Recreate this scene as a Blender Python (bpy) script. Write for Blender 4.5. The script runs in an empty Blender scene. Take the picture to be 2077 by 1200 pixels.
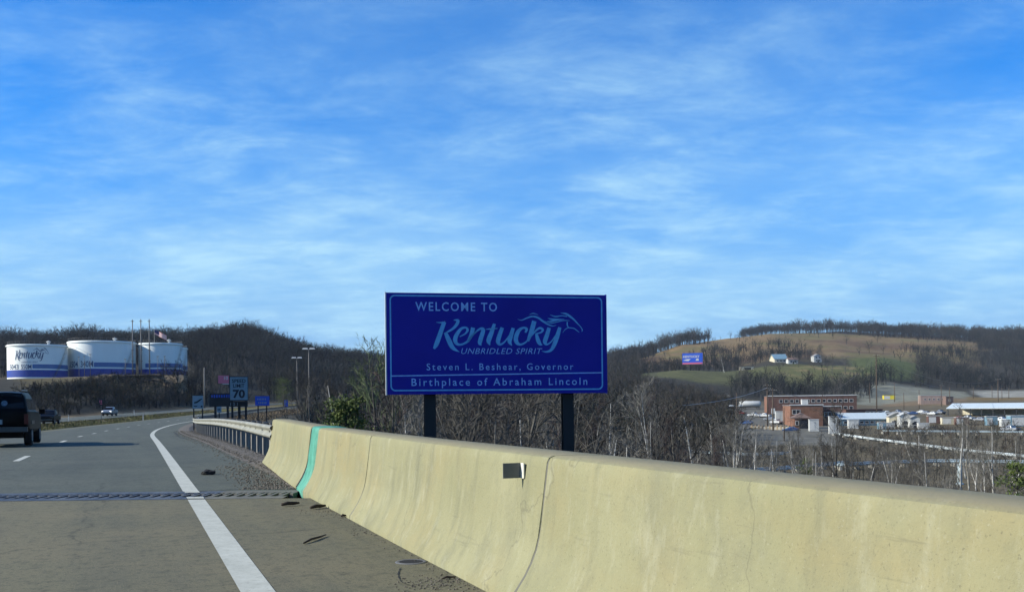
import bpy, bmesh, math, random
import numpy as np
from mathutils import Vector, Matrix

# ------------------------------------------------------------------ camera, sky, sun, exposure
scn = bpy.context.scene
COL = scn.collection
rng = np.random.default_rng(7)
random.seed(7)

CAM_H, FPX, CU, CV, ROLL = 1.3, 2000.0, 1038.5, 820.0, 0.0105
cam_d = bpy.data.cameras.new('camera')
cam = bpy.data.objects.new('camera', cam_d)
COL.objects.link(cam)
cam_d.sensor_fit = 'HORIZONTAL'
cam_d.sensor_width = 36.0
cam_d.lens = FPX / 2077.0 * 36.0
cam_d.shift_y = (CV - 600.0) / 2077.0
cam_d.clip_start = 0.1
cam_d.clip_end = 20000.0
_s = math.sin(ROLL); _c = math.cos(ROLL)
cam.matrix_world = Matrix(((_c, _s, 0, 0), (0, 0, -1, 0), (-_s, _c, 0, CAM_H), (0, 0, 0, 1)))
scn.camera = cam

SUN_EL = math.radians(27.0)
SUN_AZ = math.radians(8.0)           # behind the direct left of the view
SUN_DIR = Vector((-math.cos(SUN_AZ) * math.cos(SUN_EL), -math.sin(SUN_AZ) * math.cos(SUN_EL), math.sin(SUN_EL)))
sun_d = bpy.data.lights.new('sun', 'SUN')
sun_d.energy = 4.6
sun_d.angle = math.radians(0.55)
sun_d.color = (1.0, 0.95, 0.84)
sun = bpy.data.objects.new('sun', sun_d)
COL.objects.link(sun)
sun.rotation_euler = SUN_DIR.to_track_quat('Z', 'Y').to_euler()

def build_world():
    w = bpy.data.worlds.new('World')
    scn.world = w
    w.use_nodes = True
    nt = w.node_tree
    nt.nodes.clear()
    N = nt.nodes.new
    L = nt.links.new
    out = N('ShaderNodeOutputWorld')
    bg = N('ShaderNodeBackground')
    bg.inputs['Strength'].default_value = 0.12
    sky = N('ShaderNodeTexSky')
    sky.sky_type = 'NISHITA'
    sky.sun_disc = False
    sky.sun_elevation = SUN_EL
    sky.sun_rotation = math.atan2(SUN_DIR.x, SUN_DIR.y)
    sky.altitude = 200.0
    sky.air_density = 1.0
    sky.dust_density = 0.4
    sky.ozone_density = 3.0
    hsv = N('ShaderNodeHueSaturation')
    hsv.inputs['Saturation'].default_value = 1.48
    hsv.inputs['Value'].default_value = 0.82
    L(sky.outputs[0], hsv.inputs['Color'])
    tc = N('ShaderNodeTexCoord')
    sep = N('ShaderNodeSeparateXYZ')
    L(tc.outputs['Generated'], sep.inputs[0])
    def math_n(op, a, b=None):
        m = N('ShaderNodeMath'); m.operation = op
        for i, x in enumerate((a, b)):
            if x is None: continue
            if isinstance(x, (int, float)): m.inputs[i].default_value = x
            else: L(x, m.inputs[i])
        return m.outputs[0]
    zc = math_n('MAXIMUM', sep.outputs['Z'], 0.0)
    den = math_n('ADD', zc, 0.17)
    px = math_n('DIVIDE', sep.outputs['X'], den)
    py = math_n('DIVIDE', sep.outputs['Y'], den)
    comb = N('ShaderNodeCombineXYZ')
    L(px, comb.inputs[0]); L(py, comb.inputs[1])
    def noise(scale, rot, stretch, detail, rough, dist, off):
        mp = N('ShaderNodeMapping')
        mp.inputs['Rotation'].default_value = (0, 0, rot)
        mp.inputs['Scale'].default_value = stretch
        mp.inputs['Location'].default_value = off
        L(comb.outputs[0], mp.inputs['Vector'])
        n = N('ShaderNodeTexNoise')
        n.inputs['Scale'].default_value = scale
        n.inputs['Detail'].default_value = detail
        n.inputs['Roughness'].default_value = rough
        n.inputs['Distortion'].default_value = dist
        L(mp.outputs[0], n.inputs['Vector'])
        return n.outputs['Fac']
    def ramp(x, a, b):
        r = N('ShaderNodeMapRange')
        r.interpolation_type = 'SMOOTHSTEP'
        r.inputs['From Min'].default_value = a
        r.inputs['From Max'].default_value = b
        L(x, r.inputs['Value'])
        return r.outputs['Result']
    big = ramp(noise(0.75, 0.30, (0.9, 0.9, 1), 5.0, 0.55, 0.15, (3.1, 0.6, 0)), 0.32, 0.66)
    patch = ramp(noise(2.1, 0.20, (0.95, 0.9, 1), 7.0, 0.60, 0.25, (1.3, 4.9, 0)), 0.36, 0.70)
    fibre = ramp(noise(4.2, 0.42, (0.70, 1.05, 1), 8.0, 0.66, 0.35, (0.3, 4.4, 0)), 0.34, 0.72)
    fine = ramp(noise(13.0, 0.5, (0.7, 1.1, 1), 7.0, 0.66, 0.3, (7.3, 2.2, 0)), 0.32, 0.72)
    a = math_n('MULTIPLY', big, 0.34)
    b = math_n('MULTIPLY', patch, math_n('ADD', math_n('MULTIPLY', fibre, 0.42), 0.20))
    c = math_n('MULTIPLY', fibre, math_n('ADD', math_n('MULTIPLY', fine, 0.34), 0.16))
    dens = math_n('ADD', math_n('ADD', a, b), c)
    # thin veil thickens towards the horizon, where one looks through more of the layer
    veil = N('ShaderNodeMapRange')
    veil.inputs['From Min'].default_value = 0.0
    veil.inputs['From Max'].default_value = 0.42
    veil.inputs['To Min'].default_value = 1.30
    veil.inputs['To Max'].default_value = 0.26
    L(zc, veil.inputs['Value'])
    dens = math_n('MULTIPLY', dens, veil.outputs['Result'])
    dens = math_n('MINIMUM', math_n('MULTIPLY', dens, 0.9), 0.88)
    tint = N('ShaderNodeMix'); tint.data_type = 'RGBA'; tint.blend_type = 'MULTIPLY'
    tint.inputs['Factor'].default_value = 1.0
    L(hsv.outputs[0], tint.inputs['A'])
    tint.inputs['B'].default_value = (.60, .97, 1.30, 1)
    # even high haze sheet low in the sky
    low = N('ShaderNodeMapRange'); low.interpolation_type = 'SMOOTHSTEP'
    low.inputs['From Min'].default_value = 0.02
    low.inputs['From Max'].default_value = 0.30
    low.inputs['To Min'].default_value = 0.97
    low.inputs['To Max'].default_value = 0.0
    L(zc, low.inputs['Value'])
    mix0 = N('ShaderNodeMix'); mix0.data_type = 'RGBA'
    L(low.outputs['Result'], mix0.inputs['Factor'])
    L(tint.outputs['Result'], mix0.inputs['A'])
    mix0.inputs['B'].default_value = (1.20, 2.45, 4.35, 1)
    mix = N('ShaderNodeMix'); mix.data_type = 'RGBA'
    L(dens, mix.inputs['Factor'])
    L(mix0.outputs['Result'], mix.inputs['A'])
    mix.inputs['B'].default_value = (2.55, 4.15, 5.2, 1)
    L(mix.outputs['Result'], bg.inputs['Color'])
    L(bg.outputs[0], out.inputs['Surface'])
build_world()

scn.view_settings.view_transform = 'Standard'
scn.view_settings.look = 'None'
scn.view_settings.exposure = 0.7
scn.view_settings.gamma = 1.0
scn.view_settings.use_curve_mapping = False
scn.render.engine = 'CYCLES'
scn.cycles.max_bounces = 5
scn.cycles.diffuse_bounces = 2
scn.cycles.glossy_bounces = 2
scn.cycles.transmission_bounces = 2
scn.cycles.volume_bounces = 0

# ------------------------------------------------------------------ geometry of the place
def ray(u, v):
    du, dv = u - CU, v - CV
    return (du - dv * ROLL) / FPX, -(dv + du * ROLL) / FPX
def P(u, v, Y):
    a, b = ray(u, v)
    return Vector((a * Y, Y, CAM_H + b * Y))
def zof(u, v, Y):
    return P(u, v, Y).z

def Xe(Y):
    Y = np.asarray(Y, float)
    return 0.85 - 0.382 * Y + 0.00078 * np.maximum(0, Y - 45) ** 2
def dXe(Y):
    Y = np.asarray(Y, float)
    return -0.382 + 0.00156 * np.maximum(0, Y - 45)
_zy = np.array([-200, 0, 30, 41, 53, 64, 76, 87, 99, 138, 170, 200, 250, 300, 350, 400, 480, 700.])
_zz = np.array([0, 0, 0.0, -.03, -.16, -.30, -.39, -.47, -.53, -.62, -.5, -.2, .43, 1.3, 2.3, 3.4, 5.0, 10.])
def zr(Y):
    Y = np.asarray(Y, float)
    return (np.interp(Y - 5, _zy, _zz) + np.interp(Y, _zy, _zz) + np.interp(Y + 5, _zy, _zz)) / 3
def RP(o, Y, dz=0.0):
    x = Xe(Y) + o * np.sqrt(1 + dXe(Y) ** 2)
    return Vector((float(x), float(Y), float(zr(Y)) + dz))

# ground profile: bearing column (photograph x) -> (distance, height)
_near_l = [(0, -.6), (100, -.6), (190, -.3)]
_near_c = [(0, -7), (25, -6), (60, -8.5), (150, -8)]
_near_r = [(0, -8), (60, -8.5), (150, -9), (250, -8), (300, -7), (360, -5.5), (420, -4), (500, -2.3)]
_far = [(2500, 30), (6000, 10)]
PROF = {
    0:    _near_l + [(230, 3.0), (295, 7.5), (340, 11.5), (375, 13.3), (470, 14), (600, 30), (720, 46), (850, 49)] + _far,
    200:  _near_l + [(235, 3.5), (290, 7.5), (335, 11.3), (372, 13.8), (470, 14), (600, 32), (720, 49), (850, 52)] + _far,
    330:  _near_l + [(275, 2.5), (305, 8.0), (340, 12.3), (372, 14), (460, 14.5), (600, 31), (720, 46), (850, 50)] + _far,
    400:  _near_l + [(280, 1.0), (330, 7.0), (390, 12), (460, 16), (600, 33), (720, 47), (850, 50)] + _far,
    480:  _near_c[:2] + [(70, -4), (150, -2), (250, .2), (330, 3), (400, 8), (500, 20), (620, 38), (720, 51), (850, 52)] + _far,
    540:  _near_c[:3] + [(150, -3.5), (250, -.3), (350, 4), (450, 10), (550, 24), (650, 40), (720, 48), (850, 50)] + _far,
    600:  _near_c[:3] + [(150, -6), (250, -2), (350, 2.5), (450, 8), (550, 18), (650, 32), (720, 41), (850, 42)] + _far,
    640:  _near_c + [(250, -5), (350, 0), (450, 6), (600, 19), (720, 35), (850, 36)] + _far,
    700:  _near_c + [(250, -6), (350, -1), (500, 8), (720, 32), (850, 34)] + _far,
    1000: _near_c + [(250, -7), (350, -3), (500, 5), (700, 18), (900, 32), (1000, 34)] + _far,
    1235: _near_r[:5] + [(360, -4), (500, 3), (620, 12), (700, 18), (800, 24), (1000, 43), (1150, 46)] + _far,
    1300: _near_r[:5] + [(360, -4), (500, 5), (620, 17), (700, 23), (760, 24), (820, 24), (1000, 47), (1150, 52)] + _far,
    1385: _near_r[:6] + [(500, 2), (600, 13), (700, 25.4), (740, 26), (800, 25), (900, 38), (1100, 67), (1250, 72)] + _far,
    1480: _near_r[:7] + [(500, -2), (600, 9), (700, 23), (760, 25), (820, 26), (950, 46), (1180, 78), (1350, 84)] + _far,
    1560: _near_r + [(600, 5), (640, 11), (700, 20), (800, 32), (950, 50), (1200, 84), (1400, 96)] + _far,
    1700: _near_r + [(600, 4), (650, 11), (750, 27), (800, 32), (950, 50), (1200, 82), (1400, 100), (1600, 95)] + _far,
    1800: _near_r + [(560, 0), (620, 5), (660, 13), (720, 22), (800, 32), (900, 43), (1000, 50), (1190, 77), (1400, 97), (1600, 92)] + _far,
    1900: _near_r + [(560, 2), (640, 6), (720, 15), (800, 26), (900, 38), (1150, 69), (1400, 93), (1600, 90)] + _far,
    2000: _near_r + [(560, 2), (640, 5), (720, 11), (800, 21), (900, 32), (1100, 58), (1400, 89), (1600, 86)] + _far,
    2120: _near_r + [(560, 2), (640, 5), (720, 11), (800, 21), (900, 32), (1100, 57), (1400, 88), (1600, 86)] + _far,
}
_pu = np.array(sorted(PROF))
_ysamp = np.unique(np.concatenate([np.arange(0, 1700, 6.0), np.arange(1700, 6001, 100.0)]))
_ptab = np.array([np.interp(_ysamp, *zip(*PROF[k])) for k in _pu])
_k = np.ones(5) / 5
_ptab = np.array([np.convolve(np.pad(r, 2, mode='edge'), _k, mode='valid') for r in _ptab])

def vnoise(x, y, s, seed=0):
    x = np.asarray(x, float) / s; y = np.asarray(y, float) / s
    xi = np.floor(x).astype(np.int64); yi = np.floor(y).astype(np.int64)
    fx = x - xi; fy = y - yi
    fx = fx * fx * (3 - 2 * fx); fy = fy * fy * (3 - 2 * fy)
    def h(a, b):
        n = (a * 374761393 + b * 668265263 + seed * 974711) & 0xFFFFFFFF
        n = ((n ^ (n >> 13)) * 1274126177) & 0xFFFFFFFF
        return ((n ^ (n >> 16)) & 0xFFFF) / 65535.0
    return ((h(xi, yi) * (1 - fx) + h(xi + 1, yi) * fx) * (1 - fy)
            + (h(xi, yi + 1) * (1 - fx) + h(xi + 1, yi + 1) * fx) * fy)
def fbm(x, y, s, seed=0):
    return (vnoise(x, y, s, seed) * .55 + vnoise(x, y, s / 2.1, seed + 1) * .3 + vnoise(x, y, s / 4.7, seed + 2) * .15)
def sstep(a, b, x):
    t = np.clip((np.asarray(x, float) - a) / (b - a), 0, 1)
    return t * t * (3 - 2 * t)

def cols(X, Y):
    Yc = np.maximum(np.asarray(Y, float), 1.0)
    return np.where(np.asarray(Y) > 1.0, 1038.5 + 2000 * np.asarray(X) / Yc, np.where(np.asarray(X) < 0, -5000, 5000))
def road_off(X, Y):
    Yc = np.clip(Y, -400, 480)
    return (X - Xe(Yc)) / np.sqrt(1 + dXe(Yc) ** 2)
def T(X, Y):
    X = np.atleast_1d(np.asarray(X, float)); Y = np.atleast_1d(np.asarray(Y, float))
    U = np.clip(cols(X, Y), _pu[0], _pu[-1] - 1e-3)
    i = np.clip(np.searchsorted(_pu, U, side='right') - 1, 0, len(_pu) - 2)
    f = (U - _pu[i]) / (_pu[i + 1] - _pu[i])
    yy = np.clip(np.where(Y > 1, Y, np.hypot(X, Y)), 0, 6000)
    j = np.clip(np.searchsorted(_ysamp, yy, side='right') - 1, 0, len(_ysamp) - 2)
    g = (yy - _ysamp[j]) / (_ysamp[j + 1] - _ysamp[j])
    za = _ptab[i, j] * (1 - g) + _ptab[i, j + 1] * g
    zb = _ptab[i + 1, j] * (1 - g) + _ptab[i + 1, j + 1] * g
    F = za * (1 - f) + zb * f
    amp = np.clip((yy - 150) / 500, 0, 1) * 3.0 + 0.25
    F = F + (fbm(X, Y, 60, 3) - .5) * amp
    o = road_off(X, Y)
    z0 = zr(Y) - 0.12
    # the land falls away under the bridge
    z0 = np.where(Y < 16, z0 - 8.0 * sstep(15.5, 5, Y) - 0.35 * sstep(17, 15.6, Y), z0)
    o1 = np.interp(Y, [0, 50, 100, 140], [2.5, 2.6, 3.2, 3.6])
    w = sstep(-44, -31.5, o) * (1 - sstep(o1, o1 + np.interp(Y, [0, 40, 90, 140, 260], [5.5, 6, 10, 16, 16]), o))
    w = w * (1 - sstep(420, 520, Y))
    med = np.where((o > -19) & (o < -9.3), -0.25 * np.sin(np.pi * np.clip((o + 19) / 9.7, 0, 1)), 0)
    return w * (z0 + med) + (1 - w) * F
def T1(x, y):
    return float(T(x, y)[0])
def G(u, Y, dz=0.0):
    a, _ = ray(u, 830)
    return Vector((a * Y, Y, T1(a * Y, Y) + dz))

# ------------------------------------------------------------------ materials
def new_mat(name):
    m = bpy.data.materials.new(name)
    m.use_nodes = True
    return m, m.node_tree, m.node_tree.nodes['Principled BSDF']
ALB = 0.68
def alb(c):
    k = ALB if max(c) < .5 else (.80 if max(c) < .7 else .86)
    return tuple(x * k for x in c)
def mat(name, col, rough=0.75, var=0.12, scale=3.0, bump=0.0, metallic=0.0, spec=0.35, col2=None, stretch=(1, 1, 1), detail=6.0, bscale=None, coord='Object', emit=None, objvar=0.0, thr=(0.35, 0.68)):
    col = alb(col)
    if col2: col2 = alb(col2)
    m, nt, b = new_mat(name)
    N = nt.nodes.new; L = nt.links.new
    b.inputs['Roughness'].default_value = rough
    b.inputs['Metallic'].default_value = metallic
    b.inputs['Specular IOR Level'].default_value = spec
    tc = N('ShaderNodeTexCoord'); mp = N('ShaderNodeMapping')
    mp.inputs['Scale'].default_value = stretch
    L(tc.outputs[coord], mp.inputs['Vector'])
    n = N('ShaderNodeTexNoise')
    n.inputs['Scale'].default_value = scale
    n.inputs['Detail'].default_value = detail
    n.inputs['Roughness'].default_value = 0.65
    L(mp.outputs[0], n.inputs['Vector'])
    mr = N('ShaderNodeMapRange')
    mr.inputs['From Min'].default_value = thr[0]; mr.inputs['From Max'].default_value = thr[1]
    L(n.outputs['Fac'], mr.inputs['Value'])
    mix = N('ShaderNodeMix'); mix.data_type = 'RGBA'
    c1 = tuple(max(0, x * (1 - var)) for x in col)
    c2 = col2 if col2 else tuple(min(1, x * (1 + var)) for x in col)
    L(mr.outputs[0], mix.inputs['Factor'])
    mix.inputs['A'].default_value = (*c1, 1); mix.inputs['B'].default_value = (*c2, 1)
    last = mix.outputs['Result']
    if objvar:
        oi = N('ShaderNodeObjectInfo')
        r = N('ShaderNodeMapRange')
        r.inputs['To Min'].default_value = 1 - objvar; r.inputs['To Max'].default_value = 1 + objvar
        L(oi.outputs['Random'], r.inputs['Value'])
        h = N('ShaderNodeHueSaturation')
        L(r.outputs[0], h.inputs['Value']); L(last, h.inputs['Color'])
        last = h.outputs[0]
    L(last, b.inputs['Base Color'])
    if bump:
        n2 = N('ShaderNodeTexNoise')
        n2.inputs['Scale'].default_value = bscale or scale * 6
        n2.inputs['Detail'].default_value = 6
        L(mp.outputs[0], n2.inputs['Vector'])
        bp = N('ShaderNodeBump')
        bp.inputs['Strength'].default_value = bump
        bp.inputs['Distance'].default_value = 0.02
        L(n2.outputs['Fac'], bp.inputs['Height'])
        L(bp.outputs[0], b.inputs['Normal'])
    if emit:
        b.inputs['Emission Color'].default_value = (*emit[0], 1)
        b.inputs['Emission Strength'].default_value = emit[1]
    return m

M = {}
def pavement(name, base, dark, light, streak_dir):
    m, nt, b = new_mat(name)
    N = nt.nodes.new; L = nt.links.new
    tc = N('ShaderNodeTexCoord')
    mp = N('ShaderNodeMapping'); mp.inputs['Rotation'].default_value = (0, 0, -streak_dir)
    L(tc.outputs['Object'], mp.inputs['Vector'])
    mp2 = N('ShaderNodeMapping'); mp2.inputs['Scale'].default_value = (1.0, 0.06, 1)
    L(mp.outputs[0], mp2.inputs['Vector'])
    def noise(sc, src, det=8):
        n = N('ShaderNodeTexNoise'); n.inputs['Scale'].default_value = sc; n.inputs['Detail'].default_value = det
        n.inputs['Roughness'].default_value = 0.7
        L(src.outputs[0], n.inputs['Vector']); return n.outputs['Fac']
    def mr(x, a, c):
        r = N('ShaderNodeMapRange'); r.inputs['From Min'].default_value = a; r.inputs['From Max'].default_value = c
        L(x, r.inputs['Value']); return r.outputs[0]
    def mix(f, a, c):
        x = N('ShaderNodeMix'); x.data_type = 'RGBA'; L(f, x.inputs['Factor'])
        for k, q in (('A', a), ('B', c)):
            if isinstance(q, tuple): x.inputs[k].default_value = (*q, 1)
            else: L(q, x.inputs[k])
        return x.outputs['Result']
    c = mix(mr(noise(0.9, mp2), .43, .58), dark, base)
    c = mix(mr(noise(0.35, mp), .42, .72), c, light)
    g = noise(90.0, mp, 4)
    c = mix(mr(g, .50, .80), c, tuple(x * 2.1 for x in light))
    v = N('ShaderNodeTexNoise'); v.inputs['Scale'].default_value = 28; v.inputs['Detail'].default_value = 5
    L(mp.outputs[0], v.inputs['Vector'])
    c = mix(mr(v.outputs['Fac'], .55, .78), c, tuple(x * .42 for x in dark))
    g3 = noise(7.0, mp, 10)
    c = mix(mr(g3, .50, .75), c, tuple(x * .62 for x in dark))
    # cracks / seams
    vo = N('ShaderNodeTexVoronoi'); vo.feature = 'DISTANCE_TO_EDGE'; vo.inputs['Scale'].default_value = 0.16
    wn = N('ShaderNodeTexNoise'); wn.inputs['Scale'].default_value = 1.2; wn.inputs['Detail'].default_value = 8
    L(mp.outputs[0], wn.inputs['Vector'])
    va = N('ShaderNodeVectorMath'); va.operation = 'MULTIPLY_ADD'
    L(wn.outputs['Color'], va.inputs[0]); va.inputs[1].default_value = (.9, .9, .9); L(mp.outputs[0], va.inputs[2])
    L(va.outputs[0], vo.inputs['Vector'])
    cr = N('ShaderNodeMapRange'); cr.inputs['From Min'].default_value = 0.0; cr.inputs['From Max'].default_value = 0.004
    cr.inputs['To Min'].default_value = 0.55; cr.inputs['To Max'].default_value = 0.0
    L(vo.outputs['Distance'], cr.inputs['Value'])
    c = mix(cr.outputs[0], c, tuple(x * .4 for x in dark))
    L(c, b.inputs['Base Color'])
    b.inputs['Roughness'].default_value = 0.85
    b.inputs['Specular IOR Level'].default_value = 0.25
    bp = N('ShaderNodeBump'); bp.inputs['Strength'].default_value = 0.35; bp.inputs['Distance'].default_value = 0.01
    L(g, bp.inputs['Height']); L(bp.outputs[0], b.inputs['Normal'])
    return m
RDIR = math.atan2(0.382, 1)
M['deck'] = pavement('deck_concrete', (.122, .114, .066), (.092, .090, .058), (.156, .134, .076), RDIR)
M['asphalt'] = pavement('asphalt', (.074, .084, .064), (.056, .064, .051), (.092, .098, .073), RDIR)
M['paint'] = mat('road_paint', (.46, .46, .37), .75, .22, 9.0, .2, col2=(.62, .62, .52), thr=(.3, .6))
def paint_mat():
    m, nt, b = new_mat('worn_road_paint')
    N = nt.nodes.new; L = nt.links.new
    tc = N('ShaderNodeTexCoord')
    def nz(sc, d=8):
        n = N('ShaderNodeTexNoise'); n.inputs['Scale'].default_value = sc; n.inputs['Detail'].default_value = d; n.inputs['Roughness'].default_value = .75
        L(tc.outputs['Object'], n.inputs['Vector']); return n.outputs['Fac']
    def mx(f, a, c, lo, hi):
        r = N('ShaderNodeMapRange'); r.inputs['From Min'].default_value = lo; r.inputs['From Max'].default_value = hi; L(f, r.inputs['Value'])
        x = N('ShaderNodeMix'); x.data_type = 'RGBA'; L(r.outputs[0], x.inputs['Factor'])
        for k, q in (('A', a), ('B', c)):
            if isinstance(q, tuple): x.inputs[k].default_value = (*q, 1)
            else: L(q, x.inputs[k])
        return x.outputs['Result']
    c = mx(nz(3), (.36, .365, .30), (.46, .465, .39), .35, .65)
    c = mx(nz(14), c, (.27, .27, .215), .52, .72)
    c = mx(nz(45), c, (.10, .10, .075), .60, .68)
    L(c, b.inputs['Base Color']); b.inputs['Roughness'].default_value = .8
    return m
M['paint'] = paint_mat()
M['tar'] = mat('tar', (.02, .02, .02), .8)
M['steel_dark'] = mat('joint_steel', (.085, .09, .105), .55, .4, 2.0, .2, metallic=.3, col2=(.20, .20, .19))
M['joint_dusty'] = mat('dusty_joint_steel', (.17, .165, .13), .8, .3, 3.0, .2)
M['black'] = mat('black_void', (.012, .012, .014), .9)
M['galv'] = mat('galvanised_steel', (.33, .33, .265), .6, .2, 1.5, 0, metallic=.1, col2=(.42, .415, .335))
M['galv_dark'] = mat('weathered_steel', (.20, .20, .19), .65, .25, 4, 0, metallic=.3)
M['wood'] = mat('weathered_wood', (.13, .095, .065), .85, .3, 2.0, .3, stretch=(6, 6, .6))
M['wood_grey'] = mat('grey_wood_post', (.30, .28, .24), .85, .3, 3.0, .3, stretch=(6, 6, .6))
M['teal'] = mat('teal_paint', (.075, .38, .25), .6, .3, 6, col2=(.13, .46, .32), bump=.2)
M['reflector'] = mat('reflector_face', (.16, .17, .15), .4, .1, 5)
M['reflector_edge'] = mat('bright_metal_edge', (.75, .72, .6), .4, .05)
M['amber'] = mat('dull_amber', (.20, .15, .03), .5)
M['sign_blue'] = mat('sign_sheet_blue', (.004, .006, .40), .45, .06, .8, spec=.25, col2=(.006, .012, .46))
M['sign_letter'] = mat('sign_letter', (.16, .52, .85), .5, .15, 9, col2=(.18, .58, .92))
M['sign_letter2'] = mat('sign_letter_thin', (.34, .58, .95), .5, .15, 9)
M['alu'] = mat('aluminium_edge', (.80, .80, .78), .45, .05, metallic=0.0)
M['sign_white'] = mat('sign_white', (.24, .36, .42), .6, .1, 4)
M['sign_black'] = mat('sign_black', (.008, .01, .016), .6)
M['sign_dark'] = mat('sign_dark_back', (.012, .016, .02), .55)
M['sign_blue2'] = mat('small_sign_blue', (.008, .085, .56), .4)
M['pink'] = mat('pink_board', (.62, .13, .22), .5)
M['tank_white'] = mat('tank_white', (.92, .95, .88), .55, .03, .4, stretch=(1, 1, .15))
M['tank_navy'] = mat('tank_blue', (.006, .055, .40), .5, .06, .4)
M['tank_mid'] = mat('tank_mid_blue', (.06, .20, .48), .5, .08, .4)
M['tank_print'] = mat('tank_print', (.05, .10, .22), .6)
M['flag_red'] = mat('flag_red', (.45, .05, .05), .8)
M['flag_white'] = mat('flag_white', (.7, .68, .66), .8)
M['flag_blue'] = mat('flag_blue', (.02, .03, .14), .8)
M['car_black'] = mat('black_paint', (.002, .002, .003), .4, .05, spec=.08)
M['car_grey'] = mat('dark_paint', (.02, .022, .03), .25, .05, spec=.5)
M['car_white'] = mat('white_paint', (.60, .62, .61), .35, .03)
M['car_silver'] = mat('silver_paint', (.42, .45, .48), .3, .03, metallic=.4)
M['car_blue'] = mat('blue_paint', (.06, .12, .28), .3, .03)
M['car_red'] = mat('red_paint', (.32, .05, .04), .3, .03)
M['yellow'] = mat('yellow_paint', (.75, .60, .04), .45, .05)
M['glass'] = mat('vehicle_glass', (.006, .007, .010), .15, .02, spec=.25)
M['tyre'] = mat('tyre_rubber', (.012, .012, .012), .85)
M['rim'] = mat('wheel_rim', (.30, .31, .32), .4, metallic=.6)
M['chrome'] = mat('bumper_grey', (.08, .095, .10), .35, .1, metallic=.3)
M['tail'] = mat('tail_light', (.09, .006, .008), .25)
M['lamp_on'] = mat('headlight', (.9, .9, .85), .3, emit=((1, .97, .9), 2.2))
M['decal'] = mat('window_decal', (.10, .17, .24), .5, .5, 14)
M['brick'] = mat('brick_wall', (.27, .13, .078), .85, .3, .6, .2, col2=(.34, .17, .105))
M['brick_dark'] = mat('shaded_dark_brick_wall', (.155, .080, .060), .85, .3, .6, .2)  # dark tone also carries the shade of the long building's front
M['roof_grey'] = mat('flat_roof', (.40, .40, .38), .85, .15, .5)
M['roof_brown'] = mat('brown_shingle', (.22, .15, .12), .85, .15, 1.5)
M['roof_white'] = mat('white_metal_roof', (.60, .68, .69), .45, .06, .5, stretch=(4, .2, 1))
M['roof_blue'] = mat('blue_grey_roof', (.20, .34, .42), .6, .1, 1)
M['wall_white'] = mat('white_siding', (.55, .56, .53), .75, .06, 2)
M['wall_cream'] = mat('cream_wall', (.60, .55, .40), .8, .1, 2)
M['trailer'] = mat('pink_beige_siding', (.46, .34, .28), .75, .12, .6, stretch=(2, 2, .2))
M['concrete'] = mat('plain_concrete', (.40, .38, .32), .85, .15, 1.2)
M['pane'] = mat('window_pane', (.02, .025, .035), .15, spec=.6)
M['trim'] = mat('pale_trim', (.62, .62, .58), .7)
M['pipe'] = mat('pale_pipe', (.42, .52, .55), .6, .3, .25)
M['pipe_white'] = mat('white_pipe', (.56, .62, .62), .6, .3, .25)
M['hedge'] = mat('dark_stone', (.16, .13, .095), .9, .35, .5, .6, bscale=2)
M['rock'] = mat('sandstone', (.33, .25, .16), .9, .4, .35, .7, bscale=1.5, stretch=(1, 1, 3), col2=(.42, .33, .22))
M['pebble'] = mat('gravel_stone', (.13, .115, .09), .9, .35, 9.0, col2=(.24, .21, .165))
M['stick'] = mat('dead_stick', (.05, .038, .028), .9, .3, 8)
M['grass'] = mat('dry_grass', (.23, .19, .085), .9, .35, .25, col2=(.15, .17, .05), coord='Object')
M['grass_tan'] = mat('tan_grass', (.27, .21, .13), .9, .3, .3, col2=(.20, .15, .09))
M['bark'] = mat('grey_bark', (.085, .080, .068), .9, .3, 1.5, objvar=.5, col2=(.150, .138, .115))
M['bark_pale'] = mat('pale_bark', (.46, .45, .39), .85, .35, .7, objvar=.2, col2=(.70, .68, .62))
M['twig'] = mat('grey_twigs', (.078, .074, .062), .9, .2, .5, objvar=.5, col2=(.118, .108, .088))
M['twig_red'] = mat('reddish_twigs', (.088, .064, .055), .9, .2, .5, objvar=.3)
M['twig_pale'] = mat('pale_twigs', (.20, .19, .16), .9, .3, .5, objvar=.45)
M['leaf_green'] = mat('evergreen_needles', (.045, .105, .020), .8, .5, 2.5, objvar=.1, col2=(.17, .22, .035))
M['leaf_spring'] = mat('spring_leaves', (.12, .16, .06), .8, .3, .9)
M['wire'] = mat('cable', (.16, .16, .15), .6)
M['smoke'] = None

def attr_mat(name, attr, rough=.95, bump=0.0, nscale=0.2, namp=.35):
    m, nt, b = new_mat(name)
    N = nt.nodes.new; L = nt.links.new
    a = N('ShaderNodeAttribute'); a.attribute_name = attr
    tc = N('ShaderNodeTexCoord')
    n = N('ShaderNodeTexNoise'); n.inputs['Scale'].default_value = nscale; n.inputs['Detail'].default_value = 9
    n.inputs['Roughness'].default_value = .75
    L(tc.outputs['Object'], n.inputs['Vector'])
    r = N('ShaderNodeMapRange'); r.inputs['From Min'].default_value = .3; r.inputs['From Max'].default_value = .7
    r.inputs['To Min'].default_value = 1 - namp; r.inputs['To Max'].default_value = 1 + namp
    L(n.outputs['Fac'], r.inputs['Value'])
    h = N('ShaderNodeHueSaturation'); L(a.outputs['Color'], h.inputs['Color']); L(r.outputs[0], h.inputs['Value'])
    L(h.outputs[0], b.inputs['Base Color'])
    b.inputs['Roughness'].default_value = rough
    b.inputs['Specular IOR Level'].default_value = .1
    if bump:
        bp = N('ShaderNodeBump'); bp.inputs['Strength'].default_value = bump; bp.inputs['Distance'].default_value = .6
        L(n.outputs['Fac'], bp.inputs['Height']); L(bp.outputs[0], b.inputs['Normal'])
    return m
M['ground'] = attr_mat('ground_cover', 'cover', bump=.5)
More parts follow.
